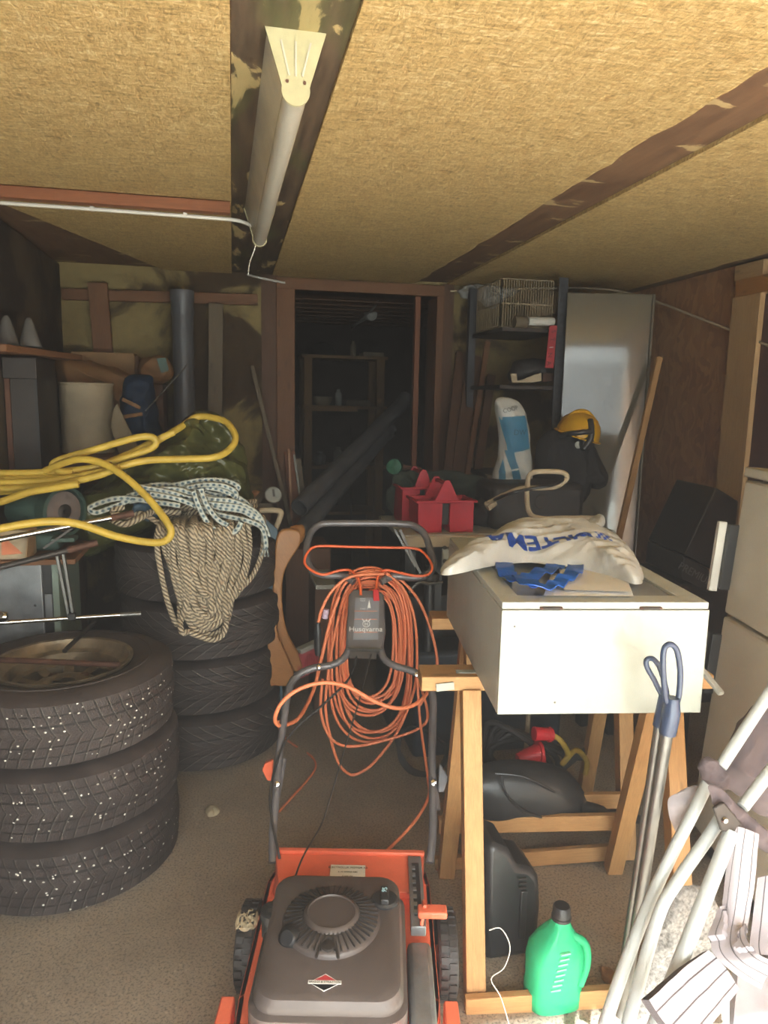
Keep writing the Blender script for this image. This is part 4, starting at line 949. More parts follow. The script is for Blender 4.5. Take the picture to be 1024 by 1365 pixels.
dr = obj('door_frame', T(CM, MB().b2((0.001, -0.012, CH - 0.003), (CW - 0.001, 0.045, CH + 0.013)).b2((0.001, CL - 0.055, CH - 0.003), (CW - 0.001, CL, CH + 0.013)).b2((0.001, 0.045, CH - 0.003), (0.05, CL - 0.055, CH + 0.013)).b2((CW - 0.05, 0.045, CH - 0.003), (CW - 0.001, CL - 0.055, CH + 0.013))), 'white_inner', cab, bev=0.002)
gp2 = obj('door_panel', T(CM, MB().b2((0.05, 0.045, CH), (CW - 0.05, CL - 0.055, CH + 0.005))), plain('frosted_grey_pane', (0.30, 0.32, 0.34), 0.15), dr)
for x in (0.085, CW - 0.16):
    h = obj('hinge', T(CM, MB().b2((x, -0.019, CH - 0.002), (x + 0.05, 0.004, CH + 0.003))), 'rust', dr, bev=0.001); obj('hinge_pin', T(CM, MB().cyl((x + 0.006, -0.017, CH + 0.0), (x + 0.044, -0.017, CH + 0.0), 0.0035, n=8)), 'dark_steel', h)
for x, z in ((0.03, 0.205), (0.13, 0.028)):
    obj('screw_hole', T(CM, MB().lathe([(0, 0.0006), (0.0025, 0.0004), (0.0025, 0)], (x, -t, z), (0, -1, 0), n=10)), 'dark_steel', cab)
# what lies on it
zc = (CM @ V((0, 0, CH))).z + 0.0145
def C(px, py, dz=0.0): return P(px, py, Z=zc + dz)
pp = thing('paper_folder', 'white papers on the cabinet door, half under the bag', 'papers', tuple(C(775, 790)))
mm = MB(); mm.hexa([C(725, 794), C(845, 795), C(835, 768), C(735, 764), C(725, 794, 0.004), C(845, 795, 0.004), C(835, 768, 0.004), C(735, 764, 0.004)]); obj('lower_sheet', mm, 'paper', pp)
mm = MB(); mm.hexa([C(752, 786, 0.0045), C(843, 789, 0.0045), C(830, 762, 0.0045), C(745, 758, 0.0045), C(752, 786, 0.012), C(843, 789, 0.012), C(830, 762, 0.012), C(745, 758, 0.012)]); obj('upper_sheet', mm, 'paper', pp, bev=0.001)
# the white carrier bag
ZB = zc + 0.012
bo = [P(x, y, Z=ZB) for x, y in ((588, 758), (600, 750), (626, 735), (652, 722), (668, 714), (720, 712), (772, 713), (812, 718), (838, 735), (852, 756), (857, 774), (846, 779), (815, 768), (785, 760), (750, 755), (700, 750), (650, 756), (610, 765), (592, 767))]
bg_m = MB().lump(bo, (0, 0, 1), 0.072, 0.0, 0.010, 8.0, 12, p=1.9, nr=64, na=230, stretch=(0.8, 2.4, 1), fine=0.6, peak=P(738, 728, Z=ZB))
bgt = thing('white_carrier_bag', 'crumpled white woven carrier bag with blue lettering, lying on the white cabinet', 'bag', tuple(sum(bo, V((0, 0, 0))) / len(bo)))
obj('bag_body', bg_m, 'bag_white', bgt, ang=70)
hit = bg_m.bvh(); Wz = V((0, 0, 1))
kn = MB().lump([P(782, 698, Z=ZB + 0.05), P(795, 690, Z=ZB + 0.05), P(806, 694, Z=ZB + 0.05), P(802, 702, Z=ZB + 0.05), P(790, 705, Z=ZB + 0.05)], (0, -0.5, 1), 0.022, 0.03, 0.006, 25, 4); obj('bag_corner', kn, 'bag_white', bgt)
# the lettering runs upside down along the far side of the bag
def top_hit(px, py):
    r = (RC @ V((px - 512.0, 682.5 - py, -FPX))).normalized(); h = hit.ray_cast(EYE, r); return h[0] if h[0] is not None else P(px, py, Z=ZB + 0.04)
pa, pb = top_hit(788, 712), top_hit(650, 718)
ex = (pb - pa); ex.z = 0; L = ex.length; ex.normalize(); ey = V((-ex.y, ex.x, 0))
tm = text_mb('BILTEMA', 0.060, (pa + pb) / 2 + ex * -0.005, ex, ey, 0.0004, hit, Wz, sx=1.0)
wds = [q.x * ex.x + q.y * ex.y for q in tm.v]; sc_ = L * 0.98 / (max(wds) - min(wds))
tm = text_mb('BILTEMA', 0.066, (pa + pb) / 2, ex, ey, 0.0004, hit, Wz, sx=sc_ * 0.060 / 0.066, bold=0.0016)
obj('lettering', tm, 'blue_text', bgt, False)
ck = MB(); cc0 = pa - ex * 0.004 - ey * 0.004
for i in range(6):
    for j in range(4):
        if (i + j) % 2 == 0:
            o = cc0 - ex * (0.008 + 0.0085 * i) + ey * (0.014 - 0.0085 * j)
            qs = []
            for dx, dy in ((0, 0), (-0.0085, 0), (-0.0085, -0.0085), (0, -0.0085)):
                b0 = o + ex * dx + ey * dy; h = hit.ray_cast(b0 + Wz * 0.5, -Wz); qs.append(h[0] + Wz * 0.0022 if h[0] is not None else b0)
            n_ = len(ck.v); ck.v += qs; ck.face((n_, n_ + 1, n_ + 2, n_ + 3))
obj('checkered_print', ck, 'blue_text', bgt, False)
bb2 = thing('blue_bag', 'thin bright blue plastic strap bag peeping out from under the white bag', 'bag', tuple(C(715, 772)))
mb_ = MB()
def ribbon(seq, w_, dz=0.016):
    pts = catmull([C(x, y, dz + 0.004 * math.sin(i * 2.1)) for i, (x, y) in enumerate(seq)], 8); n0 = len(mb_.v); L_ = len(pts)
    for i, q in enumerate(pts):
        tg = (pts[min(i + 1, L_ - 1)] - pts[max(i - 1, 0)]).normalized(); s_ = V((-tg.y, tg.x, 0)) * w_ / 2
        z_ = V((0, 0, 0.005 * math.sin(i * 0.9))); mb_.v += [q - s_ + z_, q + s_ - z_, q + s_ - z_ + V((0, 0, 0.002)), q - s_ + z_ + V((0, 0, 0.002))]
    for i in range(L_ - 1):
        a, b = n0 + i * 4, n0 + i * 4 + 4
        for k in range(4): mb_.face((a + k, a + (k + 1) % 4, b + (k + 1) % 4, b + k))
    mb_.face((n0, n0 + 1, n0 + 2, n0 + 3)); mb_.face((n0 + L_ * 4 - 1, n0 + L_ * 4 - 2, n0 + L_ * 4 - 3, n0 + L_ * 4 - 4))
ribbon([(672, 748), (674, 760), (682, 770), (700, 771), (722, 762), (740, 756), (742, 748)], 0.045)
ribbon([(692, 768), (712, 780), (735, 781), (750, 773), (765, 762), (768, 752)], 0.040, 0.02)
ribbon([(680, 765), (698, 775), (720, 782)], 0.03, 0.012)
obj('strap_film', mb_, 'blue_bag', bb2, ang=70)
# sawhorses
def board(sh, name, a, b, w_, t_, up=(0, 1, 0), mt='pine'): return obj(name, MB().bar(a, b, w_, t_, up), mt, sh, bev=0.002)
def sawhorse(label, xl, xr, Y, yl, zt_, spread, braces, xs):
    e = V((math.cos(ca), math.sin(ca), 0)); n = V((-e.y, e.x, 0)); o = V((xl, Y, 0))
    s_ = thing('sawhorse', label, 'sawhorse', tuple(o + e * (xr - xl) / 2), 0, 'wooden sawhorses under the cabinet')
    L_ = (xr - xl)
    board(s_, 'beam', o + V((0, 0, zt_ - 0.019)), o + e * L_ + V((0, 0, zt_ - 0.019)), 0.088, 0.038, (0, 0, 1))
    for x in xs:
        for sgn in (-1, 1):
            top = o + e * (x - xl) + n * (sgn * 0.030) + V((0, 0, zt_ - 0.039)); bot = o + e * (x - xl) + n * (sgn * spread) + V((0, 0, 0.003))
            board(s_, 'leg', top, bot, 0.048, 0.040 if sgn > 0 else 0.046, tuple(n))
    for (z, sgn, x0, x1, z1) in braces:
        k = 0.03 + (spread - 0.03) * (1 - z / zt_); off = n * (sgn * (k + 0.036))
        board(s_, 'brace', o + e * (x0 - xl) + off + V((0, 0, z)), o + e * (x1 - xl) + off + V((0, 0, z1)), 0.05, 0.020, tuple(n))
    return s_
xl_ = P(562, 937, Y=1.70).x; zA, zB, zC = P(735, 1103, Y=1.86).z, P(735, 1156, Y=1.88).z, P(740, 1272, Y=1.56).z
XF = P(634, 1150, Y=1.60).x
sf = sawhorse('wooden sawhorse under the near end of the white cabinet, pale beam end sticking out', xl_, 1.235, 1.725, 0, 0.755, 0.235, [(zA, 1, XF - 0.03, 1.13, zA), (zB - 0.015, 1, XF - 0.03, 1.12, zB + 0.015), (zC, -1, XF - 0.03, 1.13, zC + 0.02)], (XF, 1.125))
obj('paint_patch', MB().bar(V((xl_ + 0.03, 1.672, 0.728)), V((xl_ + 0.075, 1.666, 0.733)), 0.003, 0.02, (0, 0, 1)), 'white_paint', sf, label='chipped white paint')
obj('paint_patch', MB().bar(V((xl_ + 0.09, 1.70, 0.757)), V((xl_ + 0.15, 1.69, 0.757)), 0.02, 0.0025), 'white_paint', sf, label='chipped white paint')
sawhorse('wooden sawhorse under the far end of the white cabinet, behind the other', P(580, 840, Y=2.14).x, 1.40, 2.20, 0, 0.755, 0.20, [(0.20, -1, 0.72, 1.26, 0.20)], (0.76, 1.26))
# loose offcut beside the beam end
q = P(950, 935, Y=1.46)
oc = MB().bar(P(925, 880, Y=1.52), P(962, 925, Y=1.42), 0.014, 0.010); tag(obj('grey_lath', oc, 'white_inner', bev=0.001), 'thin grey lath wedged between the white cabinet and the fridge', 'lath')

# ================================================================== under the cabinet
dh = thing('black_plastic_hood', 'large rounded black plastic hood resting on the sawhorse brace', 'hood', (0.86, 1.86, 0.26))
hd = MB().lump([P(x, y, Y=1.97) for x, y in ((600, 1090), (606, 1040), (650, 1018), (700, 1014), (750, 1024), (775, 1050), (785, 1078), (775, 1098), (720, 1100), (650, 1102))], (0.05, -1, 0.15), 0.085, 0.07, 0.004, 3, 2, p=2.6, nr=30, na=120, ridged=False)
obj('hood_shell', hd, 'black', dh)
obj('spout', MB().tube(catmull([P(770, 1078, Y=1.93), P(800, 1084, Y=1.93), P(838, 1090, Y=1.93), P(862, 1094, Y=1.93)], 6), [0.030] * 7 + [0.02] * 6 + [0.014] * 6, 16), 'black', dh)
obj('moulded_rib', MB().tube(catmull([P(668, 1034, Y=1.885), P(676, 1060, Y=1.872), P(700, 1082, Y=1.875), P(730, 1092, Y=1.885)], 8), 0.004, 8), 'black', dh)
obj('moulded_rib', MB().tube(catmull([P(660, 1031, Y=1.895), P(700, 1036, Y=1.878), P(740, 1056, Y=1.885)], 8), 0.004, 8), 'black', dh)
fl = thing('black_canister', 'tall black plastic canister standing behind the sawhorse leg', 'canister', (0.70, 1.64, 0))
cn = MB(); cx, cyy = 0.69, 1.66
def slab(m, z0, z1, x0, x1, y0_, y1_): m.b2((x0, y0_, z0), (x1, y1_, z1))
prf = [P(x, y, Y=1.60) for x, y in ((652, 1270), (712, 1262), (718, 1200), (716, 1165), (704, 1152), (688, 1150), (676, 1128), (658, 1120), (646, 1124), (644, 1270))]
prf = [V((q.x, 1.58, max(q.z, 0.004))) for q in prf]; prf[0].z = prf[1].z = prf[-1].z = 0.004
cn.prism(prf, (0, 0.14, 0)); obj('canister_body', cn, 'black', fl, bev=0.018)
obj('canister_rib', MB().b2((P(694, 1200, Y=1.575).x, 1.572, 0.06), (P(697, 1200, Y=1.575).x + 0.012, 1.58, 0.20)), 'black', fl, bev=0.003)
for i in range(3): obj('grip_notch', MB().bar(P(692, 1172 + i * 6, Y=1.573), P(702, 1171 + i * 6, Y=1.573), 0.004, 0.004, (0, 1, 0)), 'dark_steel', fl)
# extension cables and plugs behind
kb = MB(); random.seed(9)
for k in range(6):
    kb.tube(catmull([P(650 + 12 * k, 965 + 4 * k, Y=2.36), P(700 + 14 * k, 985 + 5 * k, Y=2.28), P(735 + 9 * k, 1020 - 4 * k, Y=2.28), P(728 - 3 * k, 1052, Y=2.28), P(690, 1060 - 3 * k, Y=2.30), P(652, 1030 - 6 * k, Y=2.34)], 8, True), 0.011, 8, closed=True)
tag(obj('rubber_cable', kb, 'black_matt'), 'black rubber cable bundle hanging behind the black hood under the cabinet', 'cable')
yk = MB().tube(catmull([P(722, 975, Y=2.22), P(745, 985, Y=2.2), P(757, 1005, Y=2.2), P(750, 1018, Y=2.2), P(768, 1000, Y=2.24), P(782, 1015, Y=2.24), P(780, 1032, Y=2.24)], 8), 0.010, 10); tag(obj('yellow_cable', yk, plain('yellow_cable_sheath', (0.45, 0.30, 0.04), 0.5)), 'short yellow cable loop behind the black hood', 'cable')
for a, b, r0, r1_, lb in (((712, 978), (736, 979), 0.024, 0.022, 'red industrial plug, upper one behind the black hood'), ((690, 1013), (722, 1004), 0.022, 0.038, 'flared red industrial plug just above the black hood')):
    t_ = thing('industrial_plug', lb, 'plug', tuple(P(*a, Y=2.18)), 0, 'red plugs under the cabinet')
    obj('plug_shell', MB().tube([P(*a, Y=2.18), P(*b, Y=2.18)], [r0, r1_], 20), 'red_bright', t_)
    obj('plug_collar', MB().tube([P(b[0] - 6, b[1], Y=2.18), P(b[0] - 2, b[1], Y=2.18)], r1_ + 0.004, 20), 'red_bright', t_)
# green windscreen fluid jug
jx = P(738, 1290, Y=1.44); JX, JY = jx.x, 1.44
jg = thing('green_jug', 'translucent green fluid jug with black screw cap standing on the floor', 'jug', (JX, JY, 0))
def ring_sec(z, hx, hy, ox=0.0, n=28, e=3.2):
    r = []
    for k in range(n):
        a = 2 * PI * k / n; c, s = math.cos(a), math.sin(a)
        r.append(V((JX + ox + hx * math.copysign(abs(c) ** (2 / e), c), JY + hy * math.copysign(abs(s) ** (2 / e), s), z)))
    return r
secs = [(0.002, 0.060, 0.045, 0), (0.006, 0.066, 0.05, 0), (0.05, 0.067, 0.051, 0), (0.053, 0.064, 0.049, 0), (0.12, 0.067, 0.051, 0.001), (0.150, 0.063, 0.049, 0.002), (0.175, 0.048, 0.042, 0.006), (0.195, 0.033, 0.032, 0.010), (0.210, 0.022, 0.022, 0.012), (0.218, 0.019, 0.019, 0.012), (0.226, 0.019, 0.019, 0.012)]
jm = MB(); rings = []
for sct in secs:
    r = ring_sec(*sct); rings.append(list(range(len(jm.v), len(jm.v) + len(r)))); jm.v += r
for a, b in zip(rings, rings[1:]):
    for k in range(28): jm.face((a[k], a[(k + 1) % 28], b[(k + 1) % 28], b[k]))
jm.face(rings[0][::-1]); jm.face(rings[-1])
obj('jug_body', jm, 'jug', jg, ang=60)
obj('jug_cap', MB().lathe([(0, 0.028), (0.018, 0.028), (0.021, 0.024), (0.022, 0.002), (0.024, 0.0), (0.024, -0.006), (0, -0.006)], (JX + 0.012, JY, 0.228), n=36), 'black', jg)
for i in range(8): obj('grip_rib', MB().bar((JX - 0.008 - 0.003 * i, JY - 0.048 - 0.0004 * i if i < 6 else JY - 0.049, 0.165 - 0.013 * i), (JX + 0.016 - 0.003 * i, JY - 0.048 - 0.0004 * i, 0.167 - 0.013 * i), 0.004, 0.006, (0, 1, 0)), 'jug_rib', jg)
obj('jug_handle', MB().tube(catmull([(JX + 0.030, JY - 0.02, 0.190), (JX + 0.062, JY - 0.03, 0.17), (JX + 0.068, JY - 0.035, 0.12), (JX + 0.050, JY - 0.04, 0.07)], 6), 0.010, 12), 'jug', jg)
ww = MB().tube(catmull([P(652, 1240, Y=1.36), P(668, 1238, Y=1.36), P(680, 1262, Y=1.36), P(672, 1290, Y=1.36), P(655, 1305, Y=1.35), P(668, 1330, Y=1.33), P(680, 1370, Y=1.31)], 8), 0.0012, 6); tag(obj('thin_wire', ww, 'white_plastic'), 'thin white wire twisted beside the near sawhorse leg', 'wire')
wt = MB().b2((P(651, 1240, Y=1.40).x, 1.33, 0.10), (P(655, 1240, Y=1.40).x, 1.334, 0.20))
lf = MB().lump([P(800, 1290, Z=0.004), P(822, 1296, Z=0.004), P(824, 1310, Z=0.004), P(808, 1312, Z=0.004)], (0, 0, 1), 0.008, 0, 0.004, 30, 3); tag(obj('dry_leaf', lf, 'kraft'), 'dry brown leaf on the floor between jug and white tubes', 'leaf')
cp = MB().lump([P(275, 1077, Z=0.002), P(284, 1074, Z=0.002), P(293, 1079, Z=0.002), P(288, 1087, Z=0.002), P(277, 1088, Z=0.002)], (0, 0, 1), 0.010, 0, 0.004, 40, 6, nr=8, na=30); tag(obj('wood_chip', cp, 'bark'), 'pale chip lying alone on the concrete floor', 'chip')

# ================================================================== long-handled shears in front of the cabinet
sr = thing('lawn_shears', 'long-handled shears with two navy loop grips on steel tubes', 'shears', (0.97, 1.31, 0))
LQ = V((0.0, 0.0, 0.0))
def shaft(top, bot, Y0, Y1, r): 
    a = P(*top, Y=Y0); b = P(*bot, Y=Y1); d = b - a; k = (a.z - 0.01) / -d.z; return MB().tube([a, a + d * k], r, 24)
obj('steel_tube', shaft((891, 968), (846, 1250), 1.285, 1.335, 0.0125), 'steel_brush', sr)
obj('steel_tube', shaft((880, 962), (843, 1215), 1.312, 1.36, 0.0115), 'steel_brush', sr)
def loopgrip(seq, Y, r, base, br_):
    m = MB(); m.tube(catmull([P(x, y, Y=Y) for x, y in seq], 8, True), r, 14, closed=True); return m
g1 = loopgrip([(888, 932), (885, 905), (884, 880), (886, 864), (894, 859), (902, 866), (906, 885), (907, 905), (904, 932), (896, 940)], 1.285, 0.0062, None, None); g1.tube([P(897, 930, Y=1.285), P(895, 950, Y=1.285), P(890, 978, Y=1.287)], [0.014, 0.019, 0.0175], 20); obj('loop_grip', g1, 'blue_loop', sr)
g2 = loopgrip([(882, 925), (872, 906), (863, 890), (862, 880), (870, 878), (878, 887), (884, 903), (889, 925)], 1.312, 0.0056, None, None); g2.tube([P(886, 922, Y=1.312), P(884, 945, Y=1.312), P(880, 968, Y=1.313)], [0.010, 0.0145, 0.0155], 20); obj('loop_grip', g2, 'blue_loop', sr)

# ================================================================== behind: low bench with caddies, rack
tbn = thing('assembly_bench', 'low bench with a narrow white top edge behind the white cabinet', 'bench', (1.1, 3.05, 0))
zb = 0.905
obj('bench_top', MB().b2((P(537, 706, Y=2.80).x, 2.80, zb - 0.022), (1.62, 3.30, zb)), 'white_inner', tbn, bev=0.002)
obj('front_edge', MB().b2((P(538, 706, Y=2.79).x, 2.785, zb - 0.05), (P(660, 715, Y=2.79).x, 2.80, zb - 0.004)), 'beige', tbn, bev=0.002)
for x, y in ((0.80, 3.2), (1.55, 3.2), (1.55, 2.85)): obj('leg', MB().b2((x - 0.025, y - 0.025, 0), (x + 0.025, y + 0.025, zb - 0.022)), 'black', tbn)
obj('leg', MB().b2((P(571, 750, Y=2.85).x, 2.83, 0), (P(588, 750, Y=2.85).x, 2.88, zb - 0.022)), 'black', tbn)
bx2 = thing('slotted_bracket', 'upright white slotted bracket beside the black bench leg', 'bracket', tuple(P(595, 760, Y=2.80)))
x6, x7 = P(589, 740, Y=2.78).x, P(598, 740, Y=2.78).x
obj('bracket_plate', MB().b2((x6, 2.765, P(594, 765, Y=2.78).z), (x7, 2.78, zb - 0.055)), 'white_inner', bx2, bev=0.001)
for py in (730, 748): obj('bolt_head', MB().lathe([(0, 0.004), (0.008, 0.003), (0.009, 0)], P(593, py, Y=2.764), (0, -1, 0), n=12), 'dark_steel', bx2)
for k, (px0, px1) in enumerate((((525, 705), (562, 772)), ((532, 705), (568, 770)))): pass
tri = thing('tripod_stand', 'black stand with light metal struts behind the mower handle', 'stand', tuple(V((0.74, 2.72, 0))))
obj('strut', MB().bar(P(526, 706, Y=2.74), P(554, 756, Y=2.70), 0.008, 0.008, (0, 1, 0)), 'steel_brush', tri); obj('strut', MB().bar(P(533, 706, Y=2.74), P(562, 768, Y=2.70), 0.010, 0.008, (0, 1, 0)), 'steel_brush', tri)
pzz = P(573, 770, Y=2.70); obj('column', MB().lathe([(0.03, 0.0), (0.035, 0.02), (0.022, 0.04), (0.022, pzz.z + 0.05), (0, pzz.z + 0.05)], (pzz.x, 2.70, 0), n=20), 'black', tri)
obj('column_joint', MB().lathe([(0.034, 0), (0.040, 0.01), (0.040, 0.03), (0.034, 0.04)], (pzz.x, 2.70, pzz.z - 0.02), n=20), 'dark_steel', tri)
obj('foot_bar', MB().tube(catmull([P(545, 790, Y=2.64), P(558, 777, Y=2.64), P(572, 778, Y=2.64), P(590, 776, Y=2.64)], 6), 0.007, 8), 'steel_brush', tri)
lbx = MB().b2((0.66, 2.9, 0), (1.28, 3.25, 0.62)); tag(obj('dark_crate', lbx, 'black_matt', bev=0.01), 'black crate standing under the low bench', 'crate')
lb2x = MB().b2((0.70, 2.66, 0.0), (1.35, 2.86, 0.45)); tag(obj('blue_black_case', lb2x, plain('blue_black_plastic', (0.03, 0.04, 0.055), 0.5), bev=0.02), 'blue black plastic case on the floor behind the far sawhorse', 'case')
# red tool caddies
def caddy(label, pxl, pxr, pyt, pyb, Y, ph, D=0.20, lid=True, mt='red'):
    x0, x1 = P(pxl, pyb, Y=Y).x, P(pxr, pyb, Y=Y).x; z0 = zb; z1 = P((pxl + pxr) / 2, pyt, Y=Y).z; zp = P(ph[0], ph[1], Y=Y).z; xm = (x0 + x1) / 2; wq = (x1 - x0)
    t_ = thing('tool_caddy', label, 'tool caddy', (xm, Y + D / 2, z0), 0, 'red tool caddies on the low bench')
    b_ = MB(); g = wq * 0.07
    for xa, xb in ((x0, xm - g), (xm + g, x1)):
        b_.b2((xa, Y, z0), (xb, Y + D, z0 + 0.006)); b_.b2((xa, Y, z0 + 0.006), (xb, Y + 0.004, z1)); b_.b2((xa, Y + D - 0.004, z0 + 0.006), (xb, Y + D, z1)); b_.b2((xa, Y + 0.004, z0 + 0.006), (xa + 0.004, Y + D - 0.004, z1)); b_.b2((xb - 0.004, Y + 0.004, z0 + 0.006), (xb, Y + D - 0.004, z1))
    obj('compartments', b_, mt, t_, bev=0.002)
    r_ = MB().b2((x0 - 0.012, Y - 0.012, z1 - 0.004), (x1 + 0.012, Y + 0.002, z1 + 0.006)).b2((x0 - 0.012, Y + D - 0.002, z1 - 0.004), (x1 + 0.012, Y + D + 0.012, z1 + 0.006)).b2((x0 - 0.012, Y + 0.002, z1 - 0.004), (x0 + 0.002, Y + D - 0.002, z1 + 0.006)).b2((x1 - 0.002, Y + 0.002, z1 - 0.004), (x1 + 0.012, Y + D - 0.002, z1 + 0.006)); obj('rim', r_, mt, t_, bev=0.002)
    hw = wq * 0.23
    for yy in (Y - 0.004, Y + D - 0.002):
        o = [V((xm - hw, yy, z1 - 0.005)), V((xm - 0.018, yy, zp - 0.014)), V((xm - 0.010, yy, zp - 0.002)), V((xm, yy, zp)), V((xm + 0.010, yy, zp - 0.002)), V((xm + 0.018, yy, zp - 0.014)), V((xm + hw, yy, z1 - 0.005))]
        obj('handle_post', MB().prism(o, (0, 0.006, 0)), mt, t_, bev=0.0015)
    obj('grip_bar', MB().cyl((xm, Y, zp - 0.016), (xm, Y + D, zp - 0.016), 0.009, n=14), mt, t_)
    obj('web', MB().b2((xm - g, Y + 0.02, z0 + 0.03), (xm + g, Y + 0.024, z1 - 0.01)), 'black', t_)
    return t_
caddy('red plastic tool caddy in front, with a pointed handle and two speckled bins', 557, 631, 669, 703, 2.84, (598, 640), 0.16)
c2 = caddy('red plastic tool caddy behind and left of the front one', 536, 590, 651, 685, 3.06, (571, 626), 0.16)
gpu = MB().lump([P(522, 640, Y=3.2), P(560, 628, Y=3.2), P(640, 636, Y=3.2), P(660, 668, Y=3.2), P(640, 690, Y=3.26), P(530, 688, Y=3.26)], (0, -1, 0), 0.03, 0.04, 0.02, 9, 5); 
tag(obj('dark_green_cloth', gpu, plain('dark_green_cloth', (0.028, 0.04, 0.03), 0.9, bmp=0.5)), 'dark green cloth heap behind the red tool caddies', 'cloth')
gn = thing('hose_nozzle', 'dark green hose nozzle lying left of the red caddies', 'nozzle', tuple(P(527, 622, Y=3.25))); obj('nozzle_head', MB().lathe([(0, 0.03), (0.035, 0.028), (0.038, 0.0), (0.02, -0.03), (0.014, -0.06), (0, -0.06)], P(527, 622, Y=3.22), (-0.5, -1, 0.1), n=24), 'green_dark', gn); obj('nozzle_pipe', MB().tube([P(533, 622, Y=3.24), P(560, 626, Y=3.3)], 0.012, 10), 'rust', gn)
# hand truck / walker tube
wt_ = thing('tubular_frame', 'off-white bent tube handle rising behind the white bag', 'frame', tuple(P(735, 690, Y=2.5)))
obj('tube', MB().tube(catmull([P(800, 690, Y=2.62), P(750, 690.5, Y=2.56), P(722, 691, Y=2.52), P(708, 686, Y=2.50), P(703, 672, Y=2.50), P(703, 648, Y=2.50), P(706, 634, Y=2.50), P(716, 629, Y=2.50), P(745, 629, Y=2.50), P(755, 633, Y=2.50), P(754, 640, Y=2.50), P(740, 649, Y=2.50), P(715, 650.5, Y=2.50), P(695, 651, Y=2.51), P(672, 660, Y=2.54), P(648, 672, Y=2.62)], 8), 0.0095, 14), 'beige', wt_)
obj('support_bar', MB().tube([P(722, 691, Y=2.52), V((P(722, 691, Y=2.52).x, 2.55, 0.005))], 0.0095, 12), 'beige', wt_)
obj('support_bar', MB().tube([P(800, 690, Y=2.62), V((P(800, 690, Y=2.62).x + 0.02, 2.62, 0.005))], 0.0095, 12), 'beige', wt_)
bcab = MB().tube(catmull([P(655, 668, Y=2.6), P(680, 658, Y=2.47), P(710, 651, Y=2.46), P(735, 647, Y=2.46), P(752, 640, Y=2.5)], 8), 0.006, 8); tag(obj('black_cable', bcab, 'black'), 'black cable draped along the off-white bent tube', 'cable')
blk = MB().b2((1.07, 2.86, zb), (1.50, 3.10, zb + 0.20)); bt_ = thing('black_tool_case', 'black tool case on the low bench behind the tube handle', 'case', (1.28, 2.98, zb)); obj('case_body', blk, 'black_matt', bt_, bev=0.03); obj('case_badge', MB().lathe([(0, 0.004), (0.03, 0.003), (0.032, 0)], P(722, 669, Y=2.859), (0, -1, 0), n=24), 'dark_steel', bt_)
jk = MB().lump([P(632, 700, Y=2.98), P(634, 672, Y=2.98), P(660, 660, Y=2.98), P(690, 672, Y=2.98), P(694, 706, Y=2.98)], (0, -1, 0), 0.06, 0.05, 0.02, 12, 5); tag(obj('cable_heap', jk, 'black_matt'), 'heap of black cables on the bench right of the red caddies', 'cable')
pl_ = thing('plug', 'pale plug end lying on the black cable heap', 'plug', tuple(P(656, 672, Y=2.84))); obj('plug_body', MB().tube([P(649, 676, Y=2.84), P(660, 669, Y=2.84)], [0.02, 0.017], 14), 'beige', pl_)
gbk = MB().b2((P(641, 655, Y=3.2).x, 3.12, zb), (P(651, 655, Y=3.2).x, 3.16, P(645, 632, Y=3.15).z)); tag(obj('beige_block', gbk, 'wood_grey', bev=0.003), 'small upright beige block on the bench behind the caddies', 'block')
# cement sack, open, blue and white
YK = 3.0
sa = thing('cement_sack', 'half folded blue and white paper sack standing on the low bench', 'sack', tuple(V((1.2, YK, zb))))
cs = MB().lump([P(x, y, Y=YK + 0.08) for x, y in ((661, 534), (680, 531), (695, 540), (701, 556), (706, 590), (709, 640), (704, 662), (680, 668), (660, 664), (656, 640), (666, 600), (664, 570))], (0, -1, 0.05), 0.05, 0.04, 0.010, 9, 7, p=3, nr=34, na=130, smooth_outline=True)
obj('sack_body', cs, 'bag_white', sa, ang=70); hs_ = cs.bvh(); Wy = V((0, -1, 0))
def patch(pts, mt, nm, par, h=hs_, W=Wy, Y=YK + 0.05, n=7, off=0.004):
    """a printed patch laid on a surface; pts: 4 corners in photo positions"""
    m = MB(); q4 = [P(x, y, Y=Y) for x, y in pts]; idx = {}
    for i in range(n + 1):
        for j in range(n + 1):
            u, v = i / n, j / n; p = q4[0] * (1 - u) * (1 - v) + q4[1] * u * (1 - v) + q4[2] * u * v + q4[3] * (1 - u) * v
            hh = h.ray_cast(p + W * 0.5, -W)
            if hh[0] is not None: idx[i, j] = len(m.v); m.v.append(hh[0] + W * off)
    for i in range(n):
        for j in range(n):
            k = [(i, j), (i + 1, j), (i + 1, j + 1), (i, j + 1)]
            if all(a in idx for a in k): m.face([idx[a] for a in k])
    return obj(nm, m, mt, par, ang=80)
M['blue_print'] = plain('blue_sack_print', (0.05, 0.20, 0.33), 0.6)
patch([(666, 556), (699, 554), (706, 598), (676, 604)], 'blue_print', 'blue_field', sa)
patch([(672, 600), (682, 600), (696, 650), (686, 652)], 'blue_print', 'blue_stripe', sa)
patch([(664, 628), (670, 612), (672, 640), (664, 650)], 'blue_print', 'blue_stripe', sa)
tx = text_mb('DW', 0.035, P(696, 577, Y=YK), (1, 0, 0), (0, 0, 1), 0.0004, hs_, Wy); tx.v = [q + Wy * 0.003 for q in tx.v]; obj('lettering', tx, 'navy', sa, False)
tx = text_mb('COOP', 0.026, P(685, 546, Y=YK), (1, 0, 0.25), (-0.25, 0, 1), 0.0004, hs_, Wy); obj('lettering', tx, 'badge_black', sa, False)

